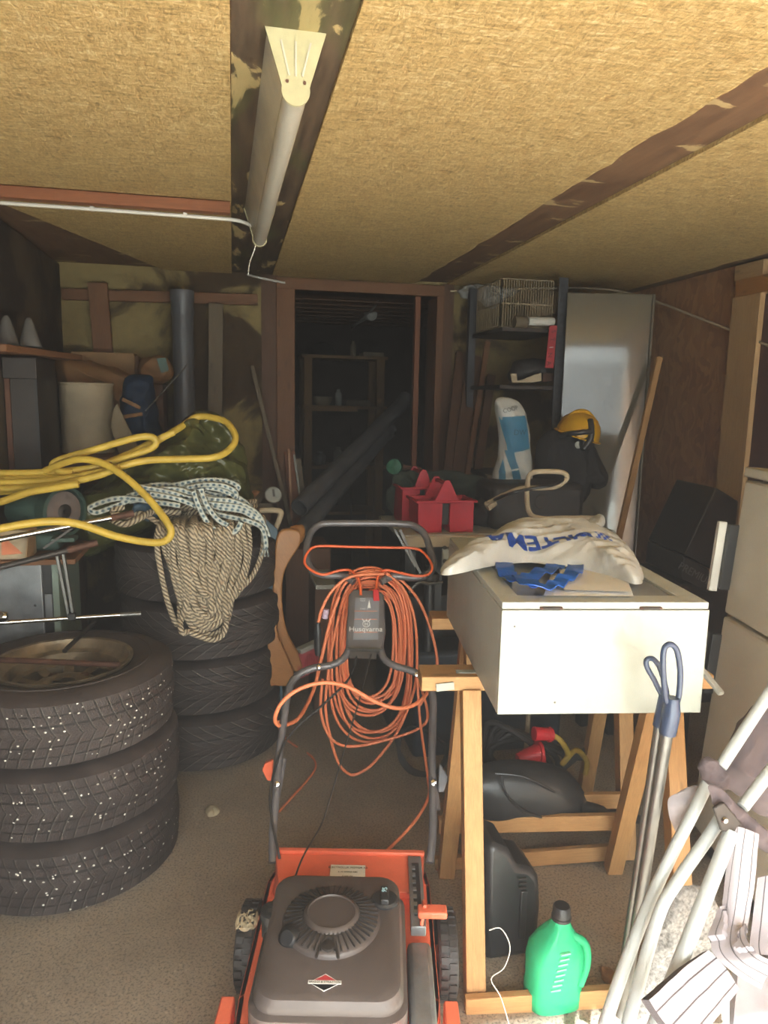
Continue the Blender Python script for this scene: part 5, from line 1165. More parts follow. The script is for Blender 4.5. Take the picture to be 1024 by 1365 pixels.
# long boards leaning against the back wall right of the door
for i, (a, Ya, b, w_, mt, lb) in enumerate((((618, 470), 4.06, (600, 640), 0.09, 'wood_dark', 'dark board leaning right beside the doorway post'), ((634, 475), 4.02, (612, 640), 0.10, 'wood_dark', 'broad dark board leaning behind the bent tan one'), ((650, 455), 3.98, (620, 650), 0.030, 'wood_brown', 'narrow tan board leaning in front of the dark boards'), ((655, 500), 4.0, (632, 660), 0.05, 'wood_dark', 'dark lath leaning nearest the steel shelf'))):
    lean('leaning_board', a, Ya, b, 3.45 + 0.04 * i, w_, 0.02, mt, lb, 'board', 'boards leaning right of the doorway')

# ================================================================== steel shelf rack and white door panel
sk_ = thing('steel_rack', 'slotted steel shelf rack in the back right corner', 'rack', (1.5, 3.7, 0))
xa, xb = P(664, 480, Y=3.50).x, P(744, 480, Y=3.45).x
M['upright'] = plain('blue_grey_rack_paint', (0.05, 0.052, 0.062), 0.5)
def upright(x, y, nm='upright'):
    u_ = obj(nm, MB().b2((x - 0.024, y, 0), (x + 0.024, y + 0.003, 2.06)).b2((x + 0.021, y + 0.003, 0), (x + 0.024, y + 0.04, 2.06)), 'upright', sk_)
    for k in range(30):
        s_ = MB(); s_.b2((x - 0.012, y - 0.0015, 1.0 + k * 0.035), (x + 0.006, y, 1.0 + k * 0.035 + (0.016 if k % 2 else 0.012)))
        if y < 3.6: obj('slot', s_, 'black', u_, smooth=False)
    return u_
upright(P(746, 480, Y=3.44).x, 3.44); upright(XR - 0.03, 3.90); 
obj('upright', MB().b2((xa - 0.02, 3.92, 0), (xa + 0.02, 3.96, 2.06)), 'upright', sk_)
for pz in (438, 514): 
    z = P(700, pz, Y=3.5).z; obj('rack_shelf', MB().b2((xa, 3.46, z - 0.02), (xb + 0.02, 3.95, z)), 'dark_steel', sk_, bev=0.002)
obj('rack_shelf', MB().b2((xa, 3.46, 1.05), (xb + 0.02, 3.95, 1.07)), 'dark_steel', sk_)
zs1, zs2 = P(700, 438, Y=3.5).z, P(700, 514, Y=3.5).z
wbk_ = thing('wire_basket', 'tall wire basket on the top board of the steel rack', 'basket', ((xa + xb) / 2, 3.6, zs1))
wm = MB(); x0, x1 = P(668, 400, Y=3.50).x, P(737, 400, Y=3.50).x; zt2 = 2.05
for i in range(22): x = x0 + (x1 - x0) * i / 21; wm.bar((x, 3.50, zs1 + 0.004), (x, 3.50, zt2), 0.0034, 0.0034, (0, 1, 0))
for i in range(12): y = 3.50 + 0.36 * i / 11; wm.bar((x0, y, zs1 + 0.004), (x0, y, zt2), 0.0034, 0.0034, (0, 1, 0))
for z in (zs1 + 0.006, (zs1 + zt2) / 2, zt2): wm.bar((x0, 3.50, z), (x1, 3.50, z), 0.005, 0.005); wm.bar((x0, 3.50, z), (x0, 3.86, z), 0.005, 0.005)
obj('wire_grid', wm, 'canvas', wbk_)
cbx = MB().prism([P(x, y, Y=3.75) for x, y in ((708, 402), (741, 392), (741, 418), (708, 424))], (0, 0.12, 0)); tag(obj('pale_carton', cbx, 'canvas', bev=0.002), 'tilted pale carton inside the wire basket', 'box')
rc = thing('paper_roll', 'white paper roll lying at the front of the rack top board', 'roll', tuple(P(720, 430, Y=3.46))); q1, q2 = P(704, 428, Y=3.46), P(738, 429, Y=3.46); obj('roll', MB().tube([q1, q2], 0.021, 24), 'white_plastic', rc); obj('core', MB().tube([q1 + V((-0.001, 0, 0)), q1], 0.009, 12), 'dark_steel', rc)
gc = MB().tube([P(686, 429, Y=3.46), P(702, 430, Y=3.46)], 0.028, 12); tag(obj('mesh_cup', gc, 'wood_grey'), 'small grey wire mesh cup lying left of the white roll', 'cup')
rs = thing('label_strip', 'red label strip with dark marks hanging at the rack upright', 'label strip', tuple(P(735, 460, Y=3.42)))
o4 = [P(x, y, Y=3.425) for x, y in ((733, 434), (743, 434), (738, 491), (727, 490))]; rsm = MB().prism(o4, (0, 0.006, 0)); obj('strip_body', rsm, 'red_label', rs, bev=0.001)
for i, (txt) in enumerate(('S', 'T', 'I', 'N', 'A')): 
    obj('lettering', text_mb(txt, 0.032, P(738 - i * 1.6, 442 + i * 10.5, Y=3.422), (0, 0, -1), (1, 0, 0.1), 0.0004), 'badge_black' if i != 2 else 'badge_white', rs, False)
gbx = thing('power_tool', 'dark tool with a cream painted blade guard on the middle rack board', 'tool', (1.4, 3.6, zs2))
obj('tool_body', MB().lump([P(x, y, Y=3.6) for x, y in ((682, 508), (684, 484), (705, 478), (730, 480), (740, 490), (740, 508))], (0, -1, 0), 0.07, 0.05, 0.008, 10, 3), 'black_matt', gbx)
obj('blade_guard', MB().prism([P(x, y, Y=3.48) for x, y in ((681, 498), (689, 498), (690, 508), (700, 505), (712, 500), (722, 497), (722, 508), (710, 510), (683, 510))], (0, 0.01, 0)), 'beige', gbx, bev=0.001)
obj('blade_tip', MB().prism([P(x, y, Y=3.48) for x, y in ((724, 498), (738, 497), (738, 508), (724, 509))], (0, 0.01, 0)), 'rust', gbx)
# glossy white tall door
wd_ = thing('white_door_panel', 'tall glossy off-white cupboard door standing in the back right corner', 'door panel', (1.95, 3.45, 0))
a0, a1 = P(757, 390, Y=3.40), P(874, 400, Y=3.31)
dm = MB().hexa([(a0.x, a0.y, 0.0), (a1.x, a1.y, 0.0), (a1.x + 0.012, a1.y + 0.035, 0), (a0.x + 0.012, a0.y + 0.035, 0), (a0.x, a0.y, a0.z), (a1.x, a1.y, a0.z), (a1.x + 0.012, a1.y + 0.035, a0.z), (a0.x + 0.012, a0.y + 0.035, a0.z)])
obj('panel', dm, 'gloss_white', wd_, bev=0.003)
obj('edge_strip', MB().b2((a1.x - 0.018, a1.y - 0.008, 0), (a1.x - 0.012, a1.y - 0.002, a0.z)), 'gloss_white', wd_)
lean('pine_batten', (879, 476), 3.24, (826, 712), 3.0, 0.030, 0.02, 'pine', 'slim pine batten leaning on the white door panel', 'batten', None)
# helmet on a black bag
hb = thing('safety_helmet', 'yellow safety helmet hanging on the white door panel', 'helmet', tuple(P(772, 572, Y=3.05)))
hc = P(771, 577, Y=3.08); hm_ = MB()
hp = [(0.001, 0.095), (0.03, 0.092), (0.06, 0.080), (0.085, 0.055), (0.098, 0.020), (0.102, -0.01), (0.112, -0.014), (0.110, -0.018), (0.098, -0.014), (0.092, 0.018), (0.08, 0.05), (0.055, 0.074), (0.001, 0.088)]
hm_.lathe(hp, hc, (0.25, -0.15, 0.95), n=48); obj('shell', hm_, 'yellow_helmet', hb)
obj('ridge', MB().tube(catmull([hc + V((-0.078, -0.01, 0.045)), hc + V((-0.03, -0.012, 0.092)), hc + V((0.03, -0.014, 0.095)), hc + V((0.085, -0.01, 0.045))], 8), 0.010, 10), 'yellow_helmet', hb)
obj('ear_muff', MB().lathe([(0, 0.02), (0.03, 0.018), (0.036, 0.0), (0.03, -0.03), (0, -0.03)], hc + V((0.0, -0.085, -0.045)), (0.1, -1, 0.1), n=24), 'black', hb)
obj('goggle_band', MB().tube(catmull([hc + V((-0.105, -0.03, -0.012)), hc + V((-0.075, -0.08, 0.0)), hc + V((-0.03, -0.105, 0.008)), hc + V((0.01, -0.108, 0.01))], 6), 0.012, 10), 'black', hb)
obj('head_strap', MB().tube(catmull([hc + V((0.015, -0.078, 0.062)), hc + V((0.012, -0.098, 0.025)), hc + V((0.008, -0.105, -0.02)), hc + V((-0.02, -0.10, -0.07))], 6), 0.014, 10), 'black', hb)
bg2 = thing('black_jacket', 'black work jacket hanging below the yellow helmet', 'jacket', tuple(P(760, 640, Y=3.05)))
jk2 = MB().lump([P(x, y, Y=3.12) for x, y in ((718, 590), (735, 575), (765, 578), (785, 590), (798, 615), (806, 640), (795, 652), (786, 645), (778, 668), (764, 672), (750, 660), (740, 690), (715, 692), (712, 640))], (0, -1, 0.1), 0.09, 0.06, 0.022, 7, 9, p=2.4, nr=36, na=150); obj('cloth', jk2, 'black_cloth', bg2)
obj('button', MB().lathe([(0, 0.006), (0.012, 0.005), (0.017, 0)], P(771, 593, Y=3.0), (0, -1, 0), n=16), 'white_inner', bg2)
# ================================================================== lawn mower
MR = math.radians(-12.0)
MM = Matrix.Translation(V((0.292, 1.74, 0))) @ Matrix.Rotation(MR, 4, 'Z'); MI = MM.inverted()
def L(px, py, y=None, z=None, k=None):
    """a point on the mower in its own frame: on the cross plane y, at height z, or on the slanting handle plane shifted by k"""
    r = (MI.to_3x3() @ (RC @ V((px - 512.0, 682.5 - py, -FPX)))); o = MI @ EYE
    if y is not None: t = (y - o.y) / r.y
    elif z is not None: t = (z - o.z) / r.z
    else:
        n = V((0, 1, -1.12)).normalized(); p0 = V((0, 0 + k, 0.25)); t = (p0 - o).dot(n) / r.dot(n)
    return o + r * t
mw = thing('lawn_mower', 'orange red lawn mower with black engine cover, handle folded up behind it', 'lawn mower', (0.292, 1.74, 0), MR)
def mo(name, mb, mt, par=None, **k): return obj(name, mb, mt, par or mw, local=True, **k)
# deck
dk = MB()
out = [(-0.20, 0.0), (0.205, 0.0), (0.212, -0.05), (0.212, -0.42), (0.19, -0.58), (0.10, -0.68), (-0.10, -0.68), (-0.20, -0.58), (-0.212, -0.42), (-0.212, -0.05)]
dk.prism([V((x, y, 0.175)) for x, y in out], (0, 0, 0.02))
for i in range(len(out)):
    a, b = out[i], out[(i + 1) % len(out)]
    dk.hexa([(a[0] * 1.05, a[1] * 1.02 + 0.0, 0.06), (b[0] * 1.05, b[1] * 1.02, 0.06), (b[0] * 0.97, b[1] * 0.98 - 0.002, 0.06), (a[0] * 0.97, a[1] * 0.98 - 0.002, 0.06), (a[0], a[1], 0.195), (b[0], b[1], 0.195), (b[0] * 0.95, b[1] * 0.97 - 0.003, 0.195), (a[0] * 0.95, a[1] * 0.97 - 0.003, 0.195)])
mo('deck', dk, 'orange', bev=0.006)
rp_ = MB(); rp_.hexa([(-0.195, -0.10, 0.19), (0.185, -0.10, 0.19), (0.20, 0.005, 0.19), (-0.20, 0.005, 0.19), (-0.17, -0.135, 0.235), (0.18, -0.135, 0.235), (0.20, 0.0, 0.245), (-0.20, 0.0, 0.245)]); rear = mo('rear_plate', rp_, 'orange', bev=0.004)
mo('rear_flap', MB().b2((-0.20, -0.004, 0.243), (0.20, 0.012, 0.254)), 'orange', bev=0.003)
q1, q2 = L(440, 1163, z=0.244), L(487, 1163, z=0.244)
lbz = MB().hexa([(q1.x, -0.125, 0.2365), (q2.x, -0.125, 0.2365), (q2.x, -0.045, 0.2425), (q1.x, -0.045, 0.2425), (q1.x, -0.125, 0.239), (q2.x, -0.125, 0.239), (q2.x, -0.045, 0.2445), (q1.x, -0.045, 0.2445)]); lab = mo('maker_label', lbz, 'badge_white', label='white printed maker label')
mo('lettering', text_mb('ELECTROLUX MOTOR AB', 0.0088, ((q1.x + q2.x) / 2, -0.056, 0.2447), (1, 0, 0), (0, 1, 0.08), 0.0002), 'badge_black', lab, smooth=False)
mo('lettering', text_mb('S-170 SÖDRA 4080', 0.0062, ((q1.x + q2.x) / 2, -0.072, 0.2437), (1, 0, 0), (0, 1, 0.08), 0.0002), 'badge_black', lab, smooth=False)
mo('lettering', text_mb('SVERIGE', 0.0075, ((q1.x + q2.x) / 2, -0.088, 0.2425), (1, 0, 0), (0, 1, 0.08), 0.0002), 'badge_black', lab, smooth=False)
# height gauge plate with notches and its orange lever
gpz = MB(); gx0, gx1 = 0.155, 0.190
gpz.b2((gx0, -0.27, 0.225), (gx1, -0.01, 0.25)); gau = mo('gauge_plate', gpz, 'zinc', bev=0.002)
mo('gauge_slot', MB().b2((gx0 + 0.009, -0.235, 0.25), (gx1 - 0.008, -0.04, 0.2512)), 'black', gau)
nt_ = MB()
for i in range(7): nt_.b2((gx0 + 0.009, -0.23 + i * 0.027, 0.2512), (gx0 + 0.017, -0.218 + i * 0.027, 0.2535))
mo('gauge_teeth', nt_, 'zinc', gau)
lv = L(590, 1216, z=0.27); lev = MB().bar((gx1 - 0.012, lv.y - 0.012, 0.25), (gx1 - 0.004, lv.y, 0.295), 0.008, 0.03, (0, 1, 0)); lever = mo('height_lever', lev, 'orange', bev=0.002)
lz = L(557, 1214, z=0.285); lz2 = L(596, 1216, z=0.285); mo('lever_grip', MB().b2((lz.x, lz.y - 0.016, 0.275), (lz2.x, lz.y + 0.016, 0.292)), 'orange', lever, bev=0.004)
# engine cover, a rounded tapering box built from rings
def rrect(x0, x1, y0_, y1_, r, z, n=7):
    pts = []
    for (cx_, cy_, a0) in ((x1 - r, y1_ - r, 0), (x0 + r, y1_ - r, 90), (x0 + r, y0_ + r, 180), (x1 - r, y0_ + r, 270)):
        for k in range(n + 1): a = math.radians(a0 + 90 * k / n); pts.append(V((cx_ + r * math.cos(a), cy_ + r * math.sin(a), z(cx_ + r * math.cos(a), cy_ + r * math.sin(a)) if callable(z) else z)))
    return pts
def rings_mb(rs, m=None, top=True, bot=True):
    m = m or MB(); ids = []
    for r in rs: ids.append(list(range(len(m.v), len(m.v) + len(r)))); m.v += r
    n = len(rs[0])
    for a, b in zip(ids, ids[1:]):
        for k in range(n): m.face((a[k], a[(k + 1) % n], b[(k + 1) % n], b[k]))
    if bot: m.face(ids[0][::-1])
    if top: m.face(ids[-1])
    return m
EX0, EX1, EY0, EY1 = -0.155, 0.128, -0.590, -0.255
zt_ = lambda x, y: 0.352 + 0.02 * max(0.0, (y - EY0) / (EY1 - EY0))
cv = [rrect(EX0 - 0.010, EX1 + 0.010, EY0 - 0.012, EY1 + 0.01, 0.045, 0.195), rrect(EX0 - 0.010, EX1 + 0.010, EY0 - 0.012, EY1 + 0.01, 0.045, 0.315), rrect(EX0 - 0.002, EX1 + 0.002, EY0 - 0.002, EY1 + 0.002, 0.045, 0.320), rrect(EX0 - 0.002, EX1 + 0.002, EY0 - 0.002, EY1 + 0.002, 0.045, 0.330),
      rrect(EX0, EX1, EY0, EY1, 0.045, 0.335), rrect(EX0 + 0.004, EX1 - 0.004, EY0 + 0.004, EY1 - 0.004, 0.045, lambda x, y: zt_(x, y) - 0.006), rrect(EX0 + 0.014, EX1 - 0.014, EY0 + 0.014, EY1 - 0.014, 0.042, lambda x, y: zt_(x, y))]
M['engine'] = plain('haze_lightened_engine_cover', (0.085, 0.068, 0.064), 0.42, var=0.2, bmp=0.12, bscale=250)  # black plastic, its colour lightened to take in the haze over it
eng = mo('engine_cover', rings_mb(cv), 'engine', ang=35)
# recoil starter housing with fan slots
fc = L(442, 1214, z=0.385); FX, FY = fc.x, fc.y
mo('starter_housing', MB().lathe([(0.105, -0.02), (0.103, 0.0), (0.098, 0.006), (0.060, 0.014), (0.056, 0.020), (0.050, 0.022), (0.048, 0.019), (0, 0.019)], (FX, FY, zt_(FX, FY)), n=72), 'engine', eng)
sl = MB()
for k in range(44):
    a = 2 * PI * k / 44; c, s = math.cos(a), math.sin(a)
    if -2.05 < a - 2 * PI * (a > PI) < -1.1: pass
    sl.bar((FX + 0.060 * c, FY + 0.060 * s, zt_(FX, FY) + 0.0155), (FX + 0.098 * c, FY + 0.098 * s, zt_(FX, FY) + 0.0075), 0.0026, 0.005)
mo('cooling_fins', sl, 'black_matt', eng, label='ring of cooling fins')
mo('pull_screw', MB().lathe([(0.014, 0), (0.014, 0.004), (0.006, 0.006), (0, 0.006)], (FX + 0.0, FY - 0.085, zt_(FX, FY) + 0.009), n=18), 'dark_steel', eng)
mo('nose_arch', MB().tube(catmull([(FX - 0.022, FY - 0.108, zt_(FX, FY) + 0.003), (FX - 0.012, FY - 0.075, zt_(FX, FY) + 0.012), (FX, FY - 0.066, zt_(FX, FY) + 0.014), (FX + 0.012, FY - 0.075, zt_(FX, FY) + 0.012), (FX + 0.022, FY - 0.108, zt_(FX, FY) + 0.003)], 6), 0.003, 8), 'dark_steel', eng)
oc_ = L(365, 1211, z=0.36); cap = mo('oil_cap', MB().lathe([(0.026, -0.04), (0.026, 0.0), (0.029, 0.002), (0.029, 0.016), (0.024, 0.020), (0, 0.020)], (oc_.x, oc_.y, 0.340), n=30), 'black', eng)
for i in range(3): mo('cap_mark', MB().b2((oc_.x - 0.012, oc_.y - 0.010 + i * 0.008, 0.360), (oc_.x + 0.012, oc_.y - 0.007 + i * 0.008, 0.3608)), 'dark_steel', cap)
pg = L(390, 1248, z=0.36); pr_ = MB().lathe([(0.020, 0), (0.024, 0.006), (0.022, 0.022), (0.014, 0.030), (0, 0.030)], (pg.x, pg.y, 0.355), (-0.3, -0.7, 0.6), n=24); mo('primer_bulb', pr_, 'black', eng); mo('primer_link', MB().tube([(pg.x + 0.01, pg.y + 0.01, 0.362), (pg.x + 0.05, pg.y + 0.005, 0.362)], 0.013, 14), 'engine', eng)
fcp = L(513, 1190, z=0.385); fcap = mo('fuel_cap', MB().lathe([(0.030, -0.02), (0.030, 0.004), (0.026, 0.008), (0, 0.008)], (fcp.x, fcp.y, 0.366), n=32), 'black', eng); mo('cap_wing', MB().b2((fcp.x - 0.009, fcp.y - 0.024, 0.372), (fcp.x + 0.009, fcp.y + 0.024, 0.386)), 'black', fcap, bev=0.003)
mo('cap_print', text_mb('95', 0.016, (fcp.x, fcp.y + 0.008, 0.3866), (0.2, 1, 0), (-1, 0.2, 0), 0.0003), plain('pale_blue_print', (0.45, 0.75, 0.85), 0.5), fcap, smooth=False)
# maker badge: red and black lozenge with a white band
bq = L(433, 1309, z=0.357); BX, BY = bq.x, bq.y; bz = zt_(BX, BY) + 0.001
hw, hh = 0.030, 0.021
bdg = mo('maker_badge', MB().prism([V((BX - hw, BY, bz)), V((BX, BY - hh, bz)), V((BX + hw, BY, bz)), V((BX, BY + hh, bz))], (0, 0, 0.0008)), 'badge_white', eng, smooth=False, label='lozenge maker badge')
mo('badge_red', MB().prism([V((BX - hw * 0.80, BY + 0.003, bz + 0.0008)), V((BX + hw * 0.80, BY + 0.003, bz + 0.0008)), V((BX, BY + hh * 0.88, bz + 0.0008))], (0, 0, 0.0003)), 'red_label', bdg, smooth=False)
mo('badge_black', MB().prism([V((BX - hw * 0.80, BY - 0.004, bz + 0.0008)), V((BX + hw * 0.80, BY - 0.004, bz + 0.0008)), V((BX, BY - hh * 0.88, bz + 0.0008))], (0, 0, 0.0003)), 'badge_black', bdg, smooth=False)
mo('badge_band', MB().b2((BX - hw * 1.05, BY - 0.0042, bz + 0.001), (BX + hw * 1.05, BY + 0.0042, bz + 0.0017)), 'badge_white', bdg, smooth=False)
mo('lettering', text_mb('BRIGGS & STRATTON', 0.0062, (BX, BY, bz + 0.0018), (1, 0, 0), (0, 1, 0), 0.0002), 'badge_black', bdg, smooth=False)
mo('muffler_guard', MB().b2((0.145, -0.56, 0.195), (0.20, -0.30, 0.24)), 'zinc', bev=0.012)
# wheels
def wheel(x, y, r, wdt, side):
    w_ = mo('wheel', MB().lathe([(r - 0.028, -wdt / 2), (r - 0.006, -wdt / 2), (r, -wdt * 0.3), (r, wdt * 0.3), (r - 0.006, wdt / 2), (r - 0.028, wdt / 2), (r - 0.032, wdt * 0.3), (r - 0.032, -wdt * 0.3)], (x, y, r), (1, 0, 0), n=48, close=True), 'black_matt')
    tdm = MB()
    for k in range(26):
        a = 2 * PI * k / 26; c, s = math.cos(a), math.sin(a)
        for j in (-1, 1): tdm.box((x + j * wdt * 0.22, y + (r + 0.001) * math.cos(a + j * 0.06), r + (r + 0.001) * math.sin(a + j * 0.06)), (wdt * 0.36, 0.014, 0.006), Matrix.Rotation(a + PI / 2, 3, 'X'))
    mo('tread_blocks', tdm, 'black_matt', w_, smooth=False)
    mo('hub', MB().lathe([(r - 0.03, -wdt * 0.32), (0.02, -wdt * 0.2), (0.018, -wdt * 0.55), (0, -wdt * 0.55), (0, wdt * 0.55), (0.018, wdt * 0.55), (0.02, wdt * 0.2), (r - 0.03, wdt * 0.32)], (x, y, r), (1, 0, 0), n=32), plain('dull_orange_hub', (0.45, 0.12, 0.06), 0.5) if 'hub' not in M else M['hub'], w_)
    return w_
M['hub'] = plain('orange_wheel_hub', (0.45, 0.12, 0.06), 0.5)
for x, y in ((-0.240, -0.155), (0.248, -0.17), (-0.256, -0.62), (0.256, -0.62)): wheel(x, y, 0.098, 0.046, 1)
for x in (-0.235, 0.235): mo('front_bracket', MB().hexa([(x - 0.022, -0.70, 0.08), (x + 0.022, -0.70, 0.08), (x + 0.015, -0.42, 0.15), (x - 0.015, -0.42, 0.15), (x - 0.022, -0.70, 0.16), (x + 0.022, -0.70, 0.16), (x + 0.015, -0.42, 0.20), (x - 0.015, -0.42, 0.20)]), 'orange', bev=0.004)
gm = MB().lump([(-0.262, -0.205, 0.183), (-0.222, -0.205, 0.183), (-0.218, -0.16, 0.19), (-0.262, -0.15, 0.19)], (0, -0.3, 1), 0.008, 0.0, 0.006, 90, 2, nr=8, na=24); mo('dried_grass', gm, 'bark', label='dried grass stuck on the wheel')
# handle
HZ = lambda *a: [L(x, y, k=0.0) for x, y in a]
lowL = catmull(HZ((364, 1150), (364, 1110), (368, 1060), (372, 1010), (379, 955), (384, 925), (390, 908), (402, 897), (420, 890), (440, 887), (455, 880), (464, 868), (467, 850), (468, 815), (470, 795)), 6)
lowR = catmull(HZ((573, 1150), (577, 1110), (577, 1060), (576, 1010), (577, 960), (577, 930), (572, 912), (560, 900), (545, 893), (528, 888), (514, 880), (508, 868), (506, 850), (505, 815), (504, 795)), 6)
mo('handle_tube', MB().tube(lowL, 0.0112, 16), 'grey_paint'); mo('handle_tube', MB().tube(lowR, 0.0112, 16), 'grey_paint')
up = catmull([L(x, y, k=kk) for x, y, kk in ((472, 776, 0.012), (458, 768, 0.012), (430, 766, 0.012), (415, 758, 0.006), (409, 742, 0.0), (410, 724, 0.0), (416, 708, 0.0), (428, 699, 0.0), (450, 697.5, 0.0), (500, 697.5, 0.0), (540, 698.5, 0.0), (556, 703, 0.0), (567, 714, 0.0), (574, 735, 0.0), (578, 752, 0.0), (570, 766, 0.006), (552, 770, 0.012), (525, 768, 0.012), (508, 776, 0.012))], 6)
mo('upper_handle', MB().tube(up, 0.0125, 18), 'grey_paint')
for xy in ((425, 889), (556, 899)): mo('clamp_bolt', MB().lathe([(0, 0.006), (0.007, 0.005), (0.008, 0)], L(*xy, k=-0.014), (0, -1, 0.5), n=12), 'chrome')
for xy in ((369, 1045), (578, 1043)): mo('bolt', MB().lathe([(0, 0.008), (0.008, 0.006), (0.009, 0)], L(*xy, k=-0.014), (0, -1, 0.5), n=12), 'chrome')
for a, b in (((378, 1012), (366, 1078)), ((575, 1015), (583, 1080))): mo('fold_joint', MB().tube([L(*a, k=0.024), L(*b, k=0.024)], 0.010, 12), 'grey_paint')
kl = MB().prism([L(x, y, k=0.0) for x, y in ((349, 1027), (352, 1019), (364, 1014), (363, 1042), (356, 1041))], (0, 0.016, 0)); mo('wing_knob', kl, 'orange', bev=0.003, label='orange wing knob')
kr = MB().prism([L(x, y, k=0.0) for x, y in ((586, 1018), (598, 1037), (592, 1056), (584, 1056))], (0, 0.016, 0)); mo('wing_knob', kr, 'panel_grey', bev=0.003, label='grey wing knob')
bail = catmull([L(x, y, k=kk) for x, y, kk in ((481, 793, -0.02), (480, 780, -0.02), (476, 768, -0.02), (465, 760, -0.02), (450, 761, -0.02), (430, 766, -0.025), (412, 758, -0.03), (406, 748, -0.03), (412, 734, -0.03), (426, 728, -0.03), (470, 729, -0.03), (520, 730, -0.03), (552, 731, -0.03), (566, 738, -0.03), (576, 754, -0.03), (572, 765, -0.025), (556, 768, -0.02), (535, 764, -0.02), (515, 760, -0.02), (505, 766, -0.02), (502, 780, -0.02), (501, 793, -0.02))], 6)
mo('bail_bar', MB().tube(bail, 0.0046, 12), 'orange_bail', label='thin orange safety bar')
# control panel: raked box with the printed face
pn = [L(x, y, k=-0.016) for x, y in ((461, 866), (510, 867), (514, 838), (512, 792), (504, 787), (472, 785), (465, 792), (462, 838))]
nrm = (pn[1] - pn[0]).cross(pn[3] - pn[0]).normalized(); nrm = nrm if nrm.y < 0 else -nrm
pan = mo('control_panel', MB().prism(pn, -nrm * 0.032), 'panel_body' if 'panel_body' in M else 'grey_paint', bev=0.005)
FC = [L(x, y, k=-0.0165) + nrm * 0.0012 for x, y in ((471, 853), (504, 853), (506, 797), (474, 797))]
face = mo('printed_face', MB().prism(FC, nrm * 0.0012), 'panel_grey', pan, smooth=False)
ex_ = (FC[1] - FC[0]).normalized(); ey_ = (FC[3] - FC[0]); FH = ey_.length; ey_ = (ey_ - ex_ * ey_.dot(ex_)).normalized(); FW = (FC[1] - FC[0]).length; nn = ex_.cross(ey_); f0 = FC[0] + nrm * 0.0014
def fpt(u, v): return f0 + ex_ * FW * u + ey_ * FH * v + nn * 0.0002
mo('lettering', text_mb('Husqvarna', 0.0255, fpt(0.5, 0.235), ex_, ey_, 0.0004), 'badge_white', pan, smooth=False)
cr = MB(); cc = fpt(0.52, 0.36)
cr.lathe([(0.0105, 0.0), (0.0125, 0.0), (0.0125, 0.0008), (0.0105, 0.0008)], cc, nn, n=24, close=True)
cr.bar(cc - ex_ * 0.004 - ey_ * 0.006, cc - ex_ * 0.004 + ey_ * 0.006, 0.002, 0.0008, nn); cr.bar(cc + ex_ * 0.004 - ey_ * 0.006, cc + ex_ * 0.004 + ey_ * 0.006, 0.002, 0.0008, nn); cr.bar(cc - ex_ * 0.004, cc + ex_ * 0.004, 0.002, 0.0008, nn)
for dx in (-0.011, 0, 0.011): cr.bar(cc + ex_ * dx * 0.7 + ey_ * 0.010, cc + ex_ * dx * 1.25 + ey_ * 0.019, 0.003, 0.0008, nn)
mo('crown_emblem', cr, 'badge_white', pan, smooth=False)
for v in (0.665, 0.47, 0.165): mo('print_line', MB().bar(fpt(0.02, v), fpt(0.98, v), 0.0016, 0.0006, nn), 'line_orange', pan, smooth=False)
mo('throttle_wedge', MB().prism([fpt(0.56, 0.74), fpt(0.70, 0.74), fpt(0.63, 0.95)], nn * 0.0008), 'badge_white', pan, smooth=False)
mo('lettering', text_mb('DEAD\nMAN', 0.0075, fpt(0.36, 0.94), ex_, ey_, 0.0003), 'badge_white', pan, smooth=False)
mo('lettering', text_mb('START  II', 0.0065, fpt(0.42, 0.72), ex_, ey_, 0.0003), 'badge_white', pan, smooth=False)
mo('lower_lip', MB().bar(L(462, 866, k=-0.012), L(510, 867, k=-0.012), 0.02, 0.006, (0, 1, 0.6)), 'steel_brush', pan)
mo('cable_bracket', MB().bar(L(466, 873, k=0.0), L(502, 874, k=0.0), 0.01, 0.022, (0, 0.6, 1)), 'dark_steel', pan)
th_ = mo('throttle_lever', MB().bar(L(502, 801, k=-0.03), L(501, 786, k=-0.05), 0.020, 0.010, (0, 1, 0)), 'red_bright', bev=0.002, label='red throttle lever')
# mower cables
mo('starter_cord', MB().tube(catmull([L(495, 872, k=-0.01), L(480, 930, k=-0.04), L(462, 990, k=-0.05), L(440, 1065, k=-0.06), L(428, 1100, k=-0.07), L(405, 1140, y=-0.10), L(393, 1170, y=-0.22)], 8), 0.0022, 6), 'dark_steel')
mo('brake_cable', MB().tube(catmull([L(476, 874, k=0.0), L(465, 905, k=-0.03), L(430, 940, k=-0.03), L(395, 970, k=-0.02), L(375, 1000, k=-0.02), L(361, 1050, k=-0.03), L(362, 1090, k=-0.03), L(370, 1130, k=-0.03), L(373, 1145, k=-0.02)], 8), 0.0036, 8), 'black')

# ================================================================== orange extension cable
oc2 = MB(); random.seed(21); CR = 0.0052
YO = 2.43
def oc_loop(cx_, top, bot, hw_, sk=0.0, Yo=0.0, n=18):
    pts = []
    for k in range(n):
        a = 2 * PI * k / n; s, c = math.sin(a), math.cos(a)
        y = (top + bot) / 2 - (bot - top) / 2 * c
        wv = hw_ * (1.0 - 0.10 * (c < 0) * 0); x = cx_ + wv * s * (0.88 + 0.12 * math.cos(2 * a)) + sk * (1 - c) / 2
        pts.append(P(x, y, Y=YO + Yo + 0.006 * math.sin(a * 2 + hw_)))
    oc2.tube(catmull(pts, 5, True), CR, 9, closed=True)
for i in range(13):
    f_ = i / 12; oc_loop(497 + random.uniform(-5, 5), 788 - 30 * f_ + random.uniform(-2, 2), 928 + 58 * f_ + random.uniform(-14, 10), 44 + 24 * f_ + random.uniform(-3, 3), random.uniform(-8, 6), -0.02 + 0.006 * (i % 5))
